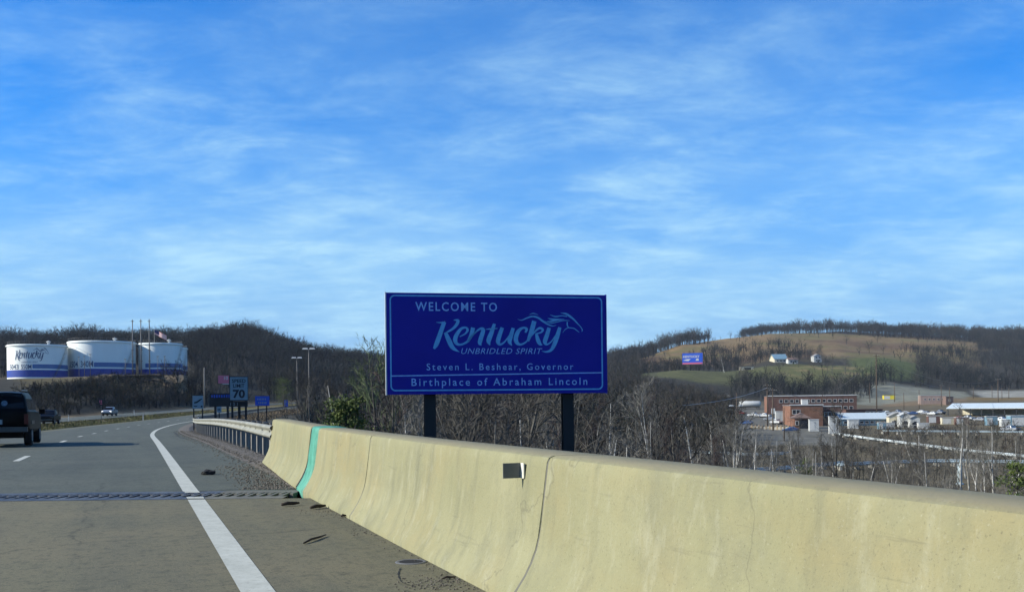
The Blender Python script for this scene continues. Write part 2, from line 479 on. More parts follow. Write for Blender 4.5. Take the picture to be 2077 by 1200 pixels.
M['woods'] = attr_mat('bare_woods', 'cover', nscale=.02, namp=.25)

def barrier_mat():
    m, nt, b = new_mat('barrier_concrete')
    N = nt.nodes.new; L = nt.links.new
    tc = N('ShaderNodeTexCoord')
    def noise(sc, st, det=7, rough=.65, dist=0.0):
        mp = N('ShaderNodeMapping'); mp.inputs['Scale'].default_value = st
        mp.inputs['Rotation'].default_value = (0, 0, 0)
        L(tc.outputs['Object'], mp.inputs['Vector'])
        n = N('ShaderNodeTexNoise'); n.inputs['Scale'].default_value = sc; n.inputs['Detail'].default_value = det
        n.inputs['Roughness'].default_value = rough; n.inputs['Distortion'].default_value = dist
        L(mp.outputs[0], n.inputs['Vector']); return n.outputs['Fac']
    def mr(x, a, c):
        r = N('ShaderNodeMapRange'); r.inputs['From Min'].default_value = a; r.inputs['From Max'].default_value = c
        L(x, r.inputs['Value']); return r.outputs[0]
    def mix(f, a, c, k=1.0):
        if k != 1.0:
            mm = N('ShaderNodeMath'); mm.operation = 'MULTIPLY'; L(f, mm.inputs[0]); mm.inputs[1].default_value = k; f = mm.outputs[0]
        x = N('ShaderNodeMix'); x.data_type = 'RGBA'; L(f, x.inputs['Factor'])
        for kk, q in (('A', a), ('B', c)):
            if isinstance(q, tuple): x.inputs[kk].default_value = (*q, 1)
            else: L(q, x.inputs[kk])
        return x.outputs['Result']
    c = mix(mr(noise(.9, (1, 1, 1)), .35, .68), (.212, .205, .112), (.256, .246, .140))
    c = mix(mr(noise(.55, (1, 1, 1.4), 5), .48, .72), c, (.252, .208, .098), .7)           # ochre patches
    c = mix(mr(noise(1.7, (1, 1, .8), 8, .75), .50, .72), c, (.172, .170, .108), .65)       # grey weathering
    c = mix(mr(noise(3.4, (1, 1, .14), 6), .52, .76), c, (.135, .136, .088), .7)          # run-off streaks
    c = mix(mr(noise(6.5, (1, 1, .35), 7, .7), .54, .78), c, (.34, .335, .235), .6)        # pale efflorescence
    c = mix(mr(noise(17, (.5, .5, 1), 8, .8), .56, .80), c, (.15, .145, .092), .55)        # scuffs
    c = mix(mr(noise(75, (1, 1, 1), 4), .58, .78), c, (.085, .08, .055), .75)             # pores
    c = mix(mr(noise(60, (1, 1, 1), 3), .62, .82), c, (.40, .39, .29), .45)               # exposed sand
    mr_ = N('ShaderNodeMapping'); mr_.inputs['Rotation'].default_value = (0, 0, -RDIR)
    L(tc.outputs['Object'], mr_.inputs['Vector'])
    ms_ = N('ShaderNodeMapping'); ms_.inputs['Scale'].default_value = (1.0, .55, 9.0)
    L(mr_.outputs[0], ms_.inputs['Vector'])
    ns_ = N('ShaderNodeTexNoise'); ns_.inputs['Scale'].default_value = 1.6; ns_.inputs['Detail'].default_value = 9; ns_.inputs['Roughness'].default_value = .72
    L(ms_.outputs[0], ns_.inputs['Vector'])
    c = mix(mr(ns_.outputs['Fac'], .60, .74), c, (.10, .096, .068), .55)                   # tyre and plough scuffs along the wall
    vo = N('ShaderNodeTexVoronoi'); vo.feature = 'DISTANCE_TO_EDGE'; vo.inputs['Scale'].default_value = .42
    va = N('ShaderNodeVectorMath'); va.operation = 'MULTIPLY_ADD'
    wn = N('ShaderNodeTexNoise'); wn.inputs['Scale'].default_value = 2.0; wn.inputs['Detail'].default_value = 9
    L(tc.outputs['Object'], wn.inputs['Vector'])
    L(wn.outputs['Color'], va.inputs[0]); va.inputs[1].default_value = (.7, .7, .7); L(tc.outputs['Object'], va.inputs[2])
    L(va.outputs[0], vo.inputs['Vector'])
    ck = N('ShaderNodeMapRange'); ck.inputs['From Min'].default_value = 0.0; ck.inputs['From Max'].default_value = 0.004
    ck.inputs['To Min'].default_value = 1.0; ck.inputs['To Max'].default_value = 0.0
    L(vo.outputs['Distance'], ck.inputs['Value'])
    c = mix(ck.outputs[0], c, (.09, .085, .06), .38)                                       # hairline cracks
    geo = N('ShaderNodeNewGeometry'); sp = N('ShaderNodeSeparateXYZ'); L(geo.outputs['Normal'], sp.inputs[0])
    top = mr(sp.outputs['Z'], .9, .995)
    c = mix(top, c, (.262, .226, .138), .7)                                              # upward faces painted warmer to offset the blue skylight
    L(c, b.inputs['Base Color'])
    b.inputs['Roughness'].default_value = .88
    b.inputs['Specular IOR Level'].default_value = .2
    bp = N('ShaderNodeBump'); bp.inputs['Strength'].default_value = .5; bp.inputs['Distance'].default_value = .012
    L(noise(30, (1, 1, .8), 10, .75), bp.inputs['Height'])
    bp2 = N('ShaderNodeBump'); bp2.inputs['Strength'].default_value = .35; bp2.inputs['Distance'].default_value = .05
    L(noise(1.3, (1, 1, .8), 3), bp2.inputs['Height']); L(bp.outputs[0], bp2.inputs['Normal'])
    L(bp2.outputs[0], b.inputs['Normal'])
    return m
M['barrier'] = barrier_mat()

# ------------------------------------------------------------------ mesh helpers
class MB:
    def __init__(self):
        self.v = []; self.f = []
    def add(self, vs, fs):
        n = len(self.v)
        self.v += [tuple(map(float, p)) for p in vs]
        self.f += [tuple(i + n for i in q) for q in fs]
        return self
    def box(self, cx, cy, cz, sx, sy, sz, rz=0.0, taper=1.0):
        c, s = math.cos(rz), math.sin(rz)
        vs = []
        for dz in (-.5, .5):
            k = taper if dz > 0 else 1.0
            for dx, dy in ((-.5, -.5), (.5, -.5), (.5, .5), (-.5, .5)):
                x, y = dx * sx * k, dy * sy * k
                vs.append((cx + x * c - y * s, cy + x * s + y * c, cz + dz * sz))
        return self.add(vs, [(0, 3, 2, 1), (4, 5, 6, 7), (0, 1, 5, 4), (1, 2, 6, 5), (2, 3, 7, 6), (3, 0, 4, 7)])
    def tube(self, pts, rad, n=6, cap=True):
        pts = [Vector(p) for p in pts]
        if isinstance(rad, (int, float)): rad = [rad] * len(pts)
        rings = []
        for i, p in enumerate(pts):
            d = (pts[min(i + 1, len(pts) - 1)] - pts[max(i - 1, 0)])
            if d.length < 1e-9: d = Vector((0, 0, 1))
            d.normalize()
            a = d.cross(Vector((0, 0, 1)) if abs(d.z) < .9 else Vector((1, 0, 0))).normalized()
            b = d.cross(a)
            rings.append([p + (a * math.cos(2 * math.pi * k / n) + b * math.sin(2 * math.pi * k / n)) * rad[i] for k in range(n)])
        vs = [q for r in rings for q in r]
        fs = []
        for i in range(len(pts) - 1):
            for k in range(n):
                fs.append((i * n + k, i * n + (k + 1) % n, (i + 1) * n + (k + 1) % n, (i + 1) * n + k))
        if cap:
            fs.append(tuple(range(n))[::-1]); fs.append(tuple((len(pts) - 1) * n + k for k in range(n)))
        return self.add(vs, fs)
    def lathe(self, prof, n=24, c=(0, 0, 0), a0=0.0, a1=2 * math.pi):
        full = abs(a1 - a0 - 2 * math.pi) < 1e-6
        m = n if full else n + 1
        vs = []; fs = []
        for r, z in prof:
            for k in range(m):
                a = a0 + (a1 - a0) * k / n
                vs.append((c[0] + r * math.cos(a), c[1] + r * math.sin(a), c[2] + z))
        for i in range(len(prof) - 1):
            for k in range(n):
                k2 = (k + 1) % m
                fs.append((i * m + k, i * m + k2, (i + 1) * m + k2, (i + 1) * m + k))
        return self.add(vs, fs)
    def wheel(self, c, r, w, n=18):
        # axis along x
        x0, x1 = c[0] - w / 2, c[0] + w / 2
        prof = [(x0, r * .62), (x0, r * .93), (x0 + w * .15, r), (x1 - w * .15, r), (x1, r * .93), (x1, r * .62)]
        vs = []; fs = []
        for x, rr in prof:
            for k in range(n):
                a = 2 * math.pi * k / n
                vs.append((x, c[1] + rr * math.cos(a), c[2] + rr * math.sin(a)))
        m = len(prof)
        for i in range(m):
            for k in range(n):
                j = (i + 1) % m
                fs.append((i * n + k, i * n + (k + 1) % n, j * n + (k + 1) % n, j * n + k))
        return self.add(vs, fs)
    def mesh(self, name, material=None, smooth=False):
        me = bpy.data.meshes.new(name)
        me.from_pydata(self.v, [], self.f)
        if material is not None: me.materials.append(material)
        if smooth:
            me.polygons.foreach_set('use_smooth', [True] * len(me.polygons))
        me.update()
        return me
    def build(self, name, material, parent=None, smooth=False, loc=None, rz=0.0):
        return link(name, self.mesh(name, material, smooth), parent, loc, rz)

def link(name, data, parent=None, loc=None, rz=0.0):
    o = bpy.data.objects.new(name, data)
    COL.objects.link(o)
    if parent is not None: o.parent = parent
    if loc is not None: o.location = loc
    if rz: o.rotation_euler = (0, 0, rz)
    return o
def tag(o, label=None, cat=None, group=None, kind=None):
    if label: o['label'] = label
    if cat: o['category'] = cat
    if group: o['group'] = group
    if kind: o['kind'] = kind
    return o
def thing(name, label, cat, loc=(0, 0, 0), rz=0.0, group=None):
    return tag(link(name, None, None, loc, rz), label, cat, group)
def struct(o):
    o['kind'] = 'structure'; return o
def copy_tree(o, parent=None):
    c = o.copy(); COL.objects.link(c); c.parent = parent
    for ch in list(o.children): copy_tree(ch, c)
    return c
def np_mesh(name, V, F, material, colattr=None, cols_=None):
    me = bpy.data.meshes.new(name)
    V = np.asarray(V, np.float32); F = np.asarray(F, np.int32)
    k = F.shape[1]
    me.vertices.add(len(V)); me.vertices.foreach_set('co', V.ravel())
    me.loops.add(F.size); me.loops.foreach_set('vertex_index', F.ravel())
    me.polygons.add(len(F))
    me.polygons.foreach_set('loop_start', np.arange(0, F.size, k, dtype=np.int32))
    me.polygons.foreach_set('loop_total', np.full(len(F), k, np.int32))
    if colattr:
        a = me.attributes.new(colattr, 'FLOAT_COLOR', 'POINT')
        a.data.foreach_set('color', np.asarray(cols_, np.float32).ravel())
    me.update(calc_edges=True)
    me.materials.append(material)
    return me

def spline(pts, n):
    """Catmull-Rom through rows of pts (any dimension)"""
    p = np.asarray(pts, float)
    p = np.vstack([2 * p[0] - p[1], p, 2 * p[-1] - p[-2]])
    out = []
    for i in range(1, len(p) - 2):
        for k in range(n):
            t = k / n
            out.append(.5 * ((2 * p[i]) + (-p[i - 1] + p[i + 1]) * t + (2 * p[i - 1] - 5 * p[i] + 4 * p[i + 1] - p[i + 2]) * t * t
                             + (-p[i - 1] + 3 * p[i] - 3 * p[i + 1] + p[i + 2]) * t ** 3))
    out.append(p[-2])
    return np.array(out)

def text_geo(s, size=1.0, shear=0.0, space=1.0, bold=0.0, sx=1.0):
    cu = bpy.data.curves.new('t', 'FONT')
    cu.body = s; cu.size = size; cu.shear = shear; cu.space_character = space; cu.offset = bold
    cu.resolution_u = 3
    o = bpy.data.objects.new('t', cu); COL.objects.link(o)
    dg = bpy.context.evaluated_depsgraph_get()
    me = bpy.data.meshes.new_from_object(o.evaluated_get(dg))
    V = np.array([v.co[:2] for v in me.vertices]); V[:, 0] *= sx
    F = [tuple(p.vertices) for p in me.polygons]
    bpy.data.objects.remove(o); bpy.data.curves.remove(cu); bpy.data.meshes.remove(me)
    return V, F
def fit_text(s, x0, x1, z0, z1, **kw):
    """text stretched into the box x0..x1, z0..z1 of a vertical face"""
    V, F = text_geo(s, **kw)
    lo, hi = V.min(0), V.max(0)
    V = (V - lo) / (hi - lo)
    return np.column_stack([x0 + V[:, 0] * (x1 - x0), z0 + V[:, 1] * (z1 - z0)]), F

# brush strokes of the script emblem: (x, y, width), y down
EMBLEM = [
    [(238, 205, 50), (190, 340, 54), (140, 480, 56), (105, 545, 26)],
    [(138, 208, 5), (190, 212, 16), (250, 207, 24)],
    [(355, 178, 6), (410, 185, 36), (390, 240, 38), (330, 300, 28), (235, 350, 12)],
    [(250, 335, 40), (290, 430, 58), (340, 530, 50), (425, 586, 4)],
    [(430, 390, 12), (500, 352, 20), (530, 305, 32), (505, 274, 24), (450, 290, 34), (398, 355, 48), (372, 425, 54), (392, 480, 38), (450, 490, 24), (530, 450, 28), (580, 385, 24), (640, 320, 14)],
    [(600, 275, 52), (575, 370, 48), (530, 455, 30)],
    [(570, 410, 10), (630, 335, 18), (690, 290, 28), (728, 305, 48), (700, 400, 54), (683, 470, 50), (704, 500, 6)],
    [(872, 225, 36), (832, 340, 54), (795, 440, 58), (812, 498, 8)],
    [(758, 296, 5), (830, 290, 18), (912, 284, 6)],
    [(972, 273, 44), (932, 380, 54), (915, 455, 52), (945, 488, 28), (1005, 448, 18), (1075, 350, 12)],
    [(1112, 278, 42), (1080, 380, 54), (1062, 450, 52), (1092, 502, 8)],
    [(1268, 335, 24), (1285, 290, 32), (1240, 275, 26), (1180, 315, 46), (1145, 400, 56), (1155, 462, 50), (1205, 488, 26), (1275, 455, 20), (1330, 390, 10)],
    [(1385, 188, 58), (1350, 310, 58), (1298, 445, 34)],
    [(1335, 395, 10), (1400, 315, 22), (1455, 278, 28), (1495, 300, 28), (1465, 335, 20), (1395, 352, 12)],
    [(1410, 358, 34), (1430, 430, 52), (1455, 478, 42), (1488, 494, 4)],
    [(1577, 273, 44), (1547, 370, 54), (1520, 450, 54), (1545, 486, 24), (1605, 448, 16), (1665, 360, 10)],
    [(1717, 268, 42), (1682, 380, 56), (1640, 490, 52), (1595, 560, 34), (1530, 580, 18), (1478, 570, 4)],
    [(1168, 165, 3), (1220, 178, 10), (1290, 150, 15), (1360, 130, 19), (1430, 145, 23), (1490, 185, 24), (1550, 225, 18), (1620, 250, 12), (1672, 240, 4)],
    [(1320, 106, 3), (1372, 91, 11), (1437, 109, 3)],
    [(1490, 182, 5), (1600, 214, 10), (1680, 200, 10), (1760, 180, 12), (1852, 182, 3)],
    [(1588, 108, 3), (1660, 130, 15), (1740, 120, 11), (1815, 128, 12)],
    [(1728, 84, 3), (1800, 95, 22), (1855, 130, 26), (1905, 170, 20), (1942, 210, 15), (1990, 260, 10), (2012, 300, 11), (2002, 322, 4)],
    [(1558, 154, 3), (1620, 165, 21), (1700, 165, 14), (1775, 164, 4)],
    [(1548, 192, 3), (1610, 190, 18), (1670, 180, 11), (1745, 170, 3)],
    [(1815, 198, 15), (1815, 240, 15), (1835, 270, 12), (1900, 280, 12), (1945, 310, 10), (1972, 332, 4)],
    [(1838, 270, 9), (1790, 290, 9), (1754, 336, 3)],
]
def emblem_geo(nsub=5):
    V = []; F = []
    for st in EMBLEM:
        p = spline(st, nsub)
        d = np.gradient(p[:, :2], axis=0)
        d /= np.maximum(np.linalg.norm(d, axis=1, keepdims=True), 1e-6)
        nrm = np.column_stack([-d[:, 1], d[:, 0]])
        a = p[:, :2] + nrm * p[:, 2:3] / 2; b = p[:, :2] - nrm * p[:, 2:3] / 2
        n0 = len(V)
        for i in range(len(p)): V += [a[i], b[i]]
        for i in range(len(p) - 1):
            F.append((n0 + 2 * i, n0 + 2 * i + 1, n0 + 2 * i + 3, n0 + 2 * i + 2))
    return np.array(V), F

# ------------------------------------------------------------------ ground
def build_ground():
    ang = np.concatenate([np.linspace(-180, -48, 40)[:-1], np.linspace(-48, 48, 420), np.linspace(48, 180, 40)[1:]])
    rad = np.concatenate([[2.0], np.geomspace(4, 60, 46), np.geomspace(60, 1700, 210)[1:], np.geomspace(1700, 7000, 12)[1:]])
    A, R = np.meshgrid(np.radians(ang), rad)
    X = R * np.sin(A); Y = R * np.cos(A)
    Z = T(X.ravel(), Y.ravel())
    V = np.column_stack([X.ravel(), Y.ravel(), Z])
    na = len(ang); nr = len(rad)
    i = np.arange(nr - 1)[:, None] * na + np.arange(na - 1)[None]
    F = np.stack([i, i + na, i + na + 1, i + 1], -1).reshape(-1, 4)[:, ::-1]
    x, y = X.ravel(), Y.ravel()
    U = cols(x, y); o = road_off(x, y)
    j = (fbm(x, y, 40, 11) - .5)
    j2 = (fbm(x, y, 9, 21) - .5)
    Un = U + j * 60; Yn = y * (1 + j * .10)
    C = np.tile(np.array([.052, .050, .040]), (len(x), 1))
    def put(mask, col, k=1.0):
        mk = (np.asarray(mask, float) * k)[:, None]
        C[:] = C * (1 - mk) + np.array(col) * mk
    def rect(u0, u1, y0, y1, su=14, sy=14):
        return sstep(u0 - su, u0 + su, Un) * (1 - sstep(u1 - su, u1 + su, Un)) * sstep(y0 - sy, y0 + sy, Yn) * (1 - sstep(y1 - sy, y1 + sy, Yn))
    put(rect(1240, 2600, 20, 560), (.165, .140, .095))
    put(rect(1480, 1720, 215, 330, 10, 8), (.19, .19, .175), .9)
    put(rect(1465, 1640, 300, 530, 10, 10), (.20, .195, .18), .85)
    put(rect(1265, 1500, 640, 775), (.125, .130, .058))
    put(rect(1480, 1760, 665, 775), (.140, .145, .055))
    put(rect(1735, 1870, 690, 930), (.110, .135, .046))
    put(rect(1600, 1760, 690, 760, 30, 20) * (j2 > .08), (.30, .22, .12), .7)
    put(rect(1260, 1985, 870, 1270, 30, 30), (.245, .172, .090))
    put(rect(1260, 1985, 870, 1270, 30, 30) * sstep(.02, .2, fbm(x, y, 25, 61) - .5), (.265, .200, .110), .7)
    put(rect(1260, 1985, 860, 1270, 30, 30) * sstep(.0, .18, j), (.17, .16, .065), .8)
    put(rect(1260, 1985, 860, 1100, 30, 30) * sstep(.06, .16, fbm(x, y, 110, 5) - .5), (.14, .085, .055), .8)
    put(rect(1745, 1965, 545, 650, 10, 10), (.27, .28, .235), .9)
    put(rect(1800, 1960, 520, 560, 10, 10), (.23, .17, .11), .9)
    put(rect(1985, 2600, 590, 668, 10, 8), (.40, .40, .37), .9)
    put(rect(1960, 2600, 535, 590, 10, 8), (.24, .17, .075), .9)
    put(rect(40, 300, 295, 372, 20, 8), (.120, .100, .050), .9)
    put(rect(-4000, 330, 365, 485, 20, 8), (.20, .18, .14), .8)
    put(rect(150, 420, 335, 362, 15, 5), (.215, .175, .11), .8)
    corr = sstep(-36, -33, o) * (1 - sstep(9, 14, o)) * (y < 460)
    put(corr, (.24, .185, .115))
    put(sstep(-19.5, -18, o) * (1 - sstep(-13, -10.5, o)) * (y < 460) * (.65 + j2 * 2).clip(0, 1), (.165, .165, .05))
    put((o > 1.5) * (1 - sstep(3.0, 3.8, o)) * (y < 160), (.15, .13, .10))
    C *= (1 + j2 * .5)[:, None] * np.array([.70, .68, .60])
    me = np_mesh('ground', V, F, M['ground'], 'cover', np.column_stack([C.clip(0.005, 1), np.ones(len(C))]))
    me.polygons.foreach_set('use_smooth', [True] * len(me.polygons))
    struct(link('ground', me))
build_ground()

def strip(offs, ys, dz=0.0, dzs=None):
    mb = MB()
    vs = []; fs = []
    for y in ys:
        for k, o in enumerate(offs):
            vs.append(RP(o, y, dz + (dzs[k] if dzs else 0)))
    n = len(offs)
    for i in range(len(ys) - 1):
        for k in range(n - 1):
            fs.append((i * n + k, i * n + k + 1, (i + 1) * n + k + 1, (i + 1) * n + k))
    return mb.add(vs, fs)
JY0, JY1 = 14.05, 15.35
far_ys = np.unique(np.concatenate([np.arange(JY1, 60, 1.5), np.arange(60, 481, 5.0)]))
# bridge deck with its slab thickness and beams below
deck = strip([-9.3, -6, -3, 0, 2.2], np.linspace(-28, JY0, 24), 0.0)
vs = [RP(-9.3, -28, -.02), RP(2.2, -28, -.02), RP(2.2, JY0, -.02), RP(-9.3, JY0, -.02)]
vs += [v - Vector((0, 0, .9)) for v in vs]
deck.add(vs, [(4, 7, 6, 5), (0, 1, 5, 4), (1, 2, 6, 5), (2, 3, 7, 6), (3, 0, 4, 7)])
o_deck = struct(deck.build('bridge_deck', M['deck']))
o_road = struct(strip([-9.0, -6, -3, 0, 1.75], far_ys, 0.0).build('road', M['asphalt']))
o_opp = struct(strip([-30.2, -25, -19.6], np.arange(40, 481, 5.0), 0.0).build('opposite_road', M['asphalt']))
# gravel verge under the guardrail
o_verge = struct(strip([1.62, 2.0, 2.4, 2.75], np.arange(16.0, 130, 2.0), 0.0, [.004, .03, .02, -.10]).build('gravel_verge', M['pebble']))
# painted markings
def marking(o0, o1, ys, parent, dz=.004, name='edge_line'):
    return strip([o0, o1], ys, dz).build(name, M['paint'], parent)
marking(-.115, .115, np.arange(-6, JY0 + .01, .5), o_deck)
marking(-.115, .115, far_ys, o_road)
for yc in (26.35, 41.5, 52.9, 64.3, 75.7, 87.1, 98.5, 109.9, 121.3, 132.7, 144, 155.5, 167, 178.3, 189.7):
    strip([-3.71, -3.55], np.linspace(yc - 1.42, yc + 1.42, 5), .004).build('lane_dash', M['paint'], o_road)
strip([-8.25, -8.1], far_ys, .004).build('edge_line', mat('yellow_line', (.45, .34, .06), .8, .2, 6), o_road)
marking(-29.0, -28.85, np.arange(45, 481, 5.0), o_opp)
for yc in np.arange(60, 260, 11.4):
    strip([-25.0, -24.85], np.linspace(yc - 1.42, yc + 1.42, 3), .004).build('lane_dash', M['paint'], o_opp)
# dark patch of old asphalt on the shoulder and tar seams
def seam(pts, w, name, parent, dz=.004, m='tar'):
    p = spline(pts, 6)
    vs = []; fs = []
    for i in range(len(p)):
        d = p[min(i + 1, len(p) - 1)] - p[max(i - 1, 0)]; d /= np.linalg.norm(d) + 1e-9
        n = np.array([-d[1], d[0]]) * w * (.5 + .35 * math.sin(i * 1.7) * (i % 3 != 0)) 
        for s in (1, -1):
            q = p[i] + n * s
            vs.append((q[0], q[1], float(zr(q[1])) + dz))
    for i in range(len(p) - 1): fs.append((2 * i, 2 * i + 1, 2 * i + 3, 2 * i + 2))
    return MB().add(vs, fs).build(name, M[m], parent)
def gp(u, v, z=0.0):
    a, b = ray(u, v); y = (z - CAM_H) / b
    return np.array([a * y, y])
seam([gp(0, 954), gp(120, 951), gp(240, 948), gp(330, 945), gp(400, 948)], .025, 'tar_seam', o_road)
seam([gp(402, 997), gp(480, 992), gp(560, 988), gp(598, 985)], .03, 'tar_seam', o_road, .008)
seam([gp(352, 866), gp(358, 872), gp(362, 880), gp(380, 888)], .06, 'tar_seam', o_road)

# ------------------------------------------------------------------ finger expansion joint across the deck
def build_joint():
    t = thing('expansion_joint', 'toothed steel expansion joint across the road at the bridge end', 'expansion joint')
    x0, x1 = RP(-9.2, 14.75).x, RP(1.40, 14.75).x
    MB().box((x0 + x1) / 2, (JY0 + JY1) / 2, -.16, x1 - x0, JY1 - JY0 - .02, .06).build('trough', M['black'], t)
    xs = RP(.30, 14.75).x
    pitch = .152; gap = .040
    for seg, (xa, xb, m) in enumerate(((x0, xs, 'steel_dark'), (xs, x1, 'joint_dusty'))):
        n = int((xb - xa) / pitch)
        p = (xb - xa) / n
        near = []; far = []
        for k in range(n):
            q = xa + k * p
            # fingers of the near plate reach forward, slanted, with a dark slot all round
            near += [(q, 14.36), (q + p * .25, 14.98), (q + p * .45, 15.0), (q + p * .52, 14.36)]
            far += [(q - p * .02, 15.03), (q + p * .55, 15.02), (q + p * .62, 14.80), (q + p * .93, 14.78)]
        near.append((xb, 14.36)); far.append((xb, 15.03))
        for pts, ye, nm in ((near, JY0 + .004, 'near_finger_plate'), (far, JY1 - .004, 'far_finger_plate')):
            vs = []; fs = []
            for (x, y) in pts: vs += [(x, y, .006), (x, ye, .003), (x, y, -.08)]
            for k in range(len(pts) - 1):
                i = 3 * k
                f1 = (i + 1, i + 4, i + 3, i); fs.append(f1 if ye < 14.5 else f1[::-1]); fs.append((i, i + 3, i + 5, i + 2))
            MB().add(vs, fs).build(nm, M[m], t)
    strip([-.115, .115], np.linspace(JY0 + .02, 14.35, 3), .010).build('edge_line', M['paint'], t)
    strip([-.10, .115], np.linspace(15.06, JY1 - .02, 3), .010).build('edge_line', M['paint'], t)
build_joint()

# ------------------------------------------------------------------ concrete barrier
def bo(Y):
    return float(np.interp(Y, [-10, 9, 14.8, 18, 22.8], [1.47, 1.48, 1.53, 1.68, 1.93]))
def bh(Y):
    return float(np.interp(Y, [-10, 10, 15, 22.8], [.965, .965, .98, 1.02]))
BPROF = [(0, -.05), (0.0, .045), (.035, .10), (.085, .19), (.125, .28), (.155, .37), (.172, .45), (.185, .55), (.205, .72), (.225, .90), (.232, .955), (.245, .985), (.275, 1.0), (.42, 1.004), (.60, 1.0), (.635, .985), (.645, .95), (.66, -.6)]
def bring(Y, grow=0.0):
    h = bh(Y); out = []
    for dx, z in BPROF:
        p = RP(bo(Y) + dx, Y)
        out.append(Vector((p.x, p.y, p.z + (z if z < 0 else z * h))))
    if grow:
        c = sum(out, Vector()) / len(out)
        out = [q + Vector((q.x - c.x, 0, q.z - c.z)).normalized() * grow for q in out]
    return out
def bsection(y0, y1, grow=0.0, step=.8, cap=True):
    ys = np.linspace(y0, y1, max(2, int((y1 - y0) / step) + 1))
    vs = []; fs = []; n = len(BPROF)
    for y in ys: vs += bring(y, grow)
    for i in range(len(ys) - 1):
        for k in range(n - 1):
            fs.append((i * n + k, (i + 1) * n + k, (i + 1) * n + k + 1, i * n + k + 1))
    if cap:
        fs.append(tuple(range(n))); fs.append(tuple((len(ys) - 1) * n + k for k in range(n))[::-1])
    return MB().add(vs, fs)
def build_barrier():
    t = thing('concrete_barrier', 'long sunlit tan concrete barrier wall along the right edge of the bridge', 'barrier')
    g = .014
    cuts = [(-9.5, 1.42 - g), (1.42 + g, 6.42 - g), (6.42 + g, 11.35 - g), (11.35 + g, 14.72), (15.62, 22.75)]
    for i, (a, b) in enumerate(cuts):
        s = bsection(a, b).build('barrier_section', M['barrier'], t, smooth=True)
        s.data.set_sharp_from_angle(angle=math.radians(40))
        if i == 4: s['label'] = 'streaky end section of the barrier beyond the teal plate'
    for y in (1.42, 6.42, 11.35):
        bsection(y - g, y + g, -.010, cap=False).build('joint_filler', M['joint_dusty'], t, smooth=True)
    pl = bsection(14.73, 15.48, .012, .2).build('joint_cover_plate', M['teal'], t, smooth=True)
    pl['label'] = 'bright teal painted plate over the barrier joint'
    bsection(15.485, 15.615, -.02, .05, cap=False).build('joint_gap', M['black'], t, smooth=True)
    # bracket delineator on the face
    Y = 7.55; p = RP(bo(Y) + .218, Y); z = .865
    d = Vector((-.382, 1, 0)).normalized(); nrm = Vector((d.y, -d.x, 0))
    a = P(1018, 953, 7.6)
    def face_pt(u, v):
        ax, b = ray(u, v)
        # intersect with upper barrier face plane
        yy = np.linspace(4, 20, 4000); xs = Xe(yy) + (np.interp(yy, [-10, 9, 14.8], [1.47, 1.48, 1.53]) + .215) * np.sqrt(1 + dXe(yy) ** 2)
        k = np.argmin(np.abs(xs - ax * yy)); return Vector((xs[k], yy[k], CAM_H + b * yy[k]))
    q = face_pt(1058, 953)
    r = thing('delineator', 'small square grey reflector bracket bolted to the barrier face', 'reflector', q)
    out = -nrm
    # plate stands square to traffic, bracket flange on the wall
    hw, hh = .155, .052
    R = Vector((.99, .14, 0)); e = q - q
    def quadbox(c, ax, ay, az):
        vs = []
        for sz in (-1, 1):
            for sx, sy in ((-1, -1), (1, -1), (1, 1), (-1, 1)):
                vs.append(c + ax * sx + ay * sy + az * sz)
        return MB().add(vs, [(0, 3, 2, 1), (4, 5, 6, 7), (0, 1, 5, 4), (1, 2, 6, 5), (2, 3, 7, 6), (3, 0, 4, 7)])
    w = .068
    quadbox(out * (w + .002), out * w, d * .004, Vector((0, 0, hh))).build('plate', M['reflector'], r)
    quadbox(out * .006 + d * -.032, out * .004, d * .027, Vector((0, 0, hh))).build('bracket', M['reflector_edge'], r)
    # amber marker on the end section
    q = face_pt(554, 866)
    ys = np.linspace(15, 22.7, 800)
    a_, b_ = ray(554, 867)
    xs = np.array([RP(bo(y) + .222, y).x for y in ys]); k = int(np.argmin(np.abs(xs - a_ * ys)))
    q = Vector((xs[k], ys[k], CAM_H + b_ * ys[k]))
    r = thing('barrier_marker', 'small dull amber marker on the far end of the barrier', 'reflector', q)
    MB().box(0, 0, 0, .05, .05, .08).build('lens', M['amber'], r)
    MB().box(.015, .015, 0, .06, .06, .095).build('housing', M['galv_dark'], r)
build_barrier()

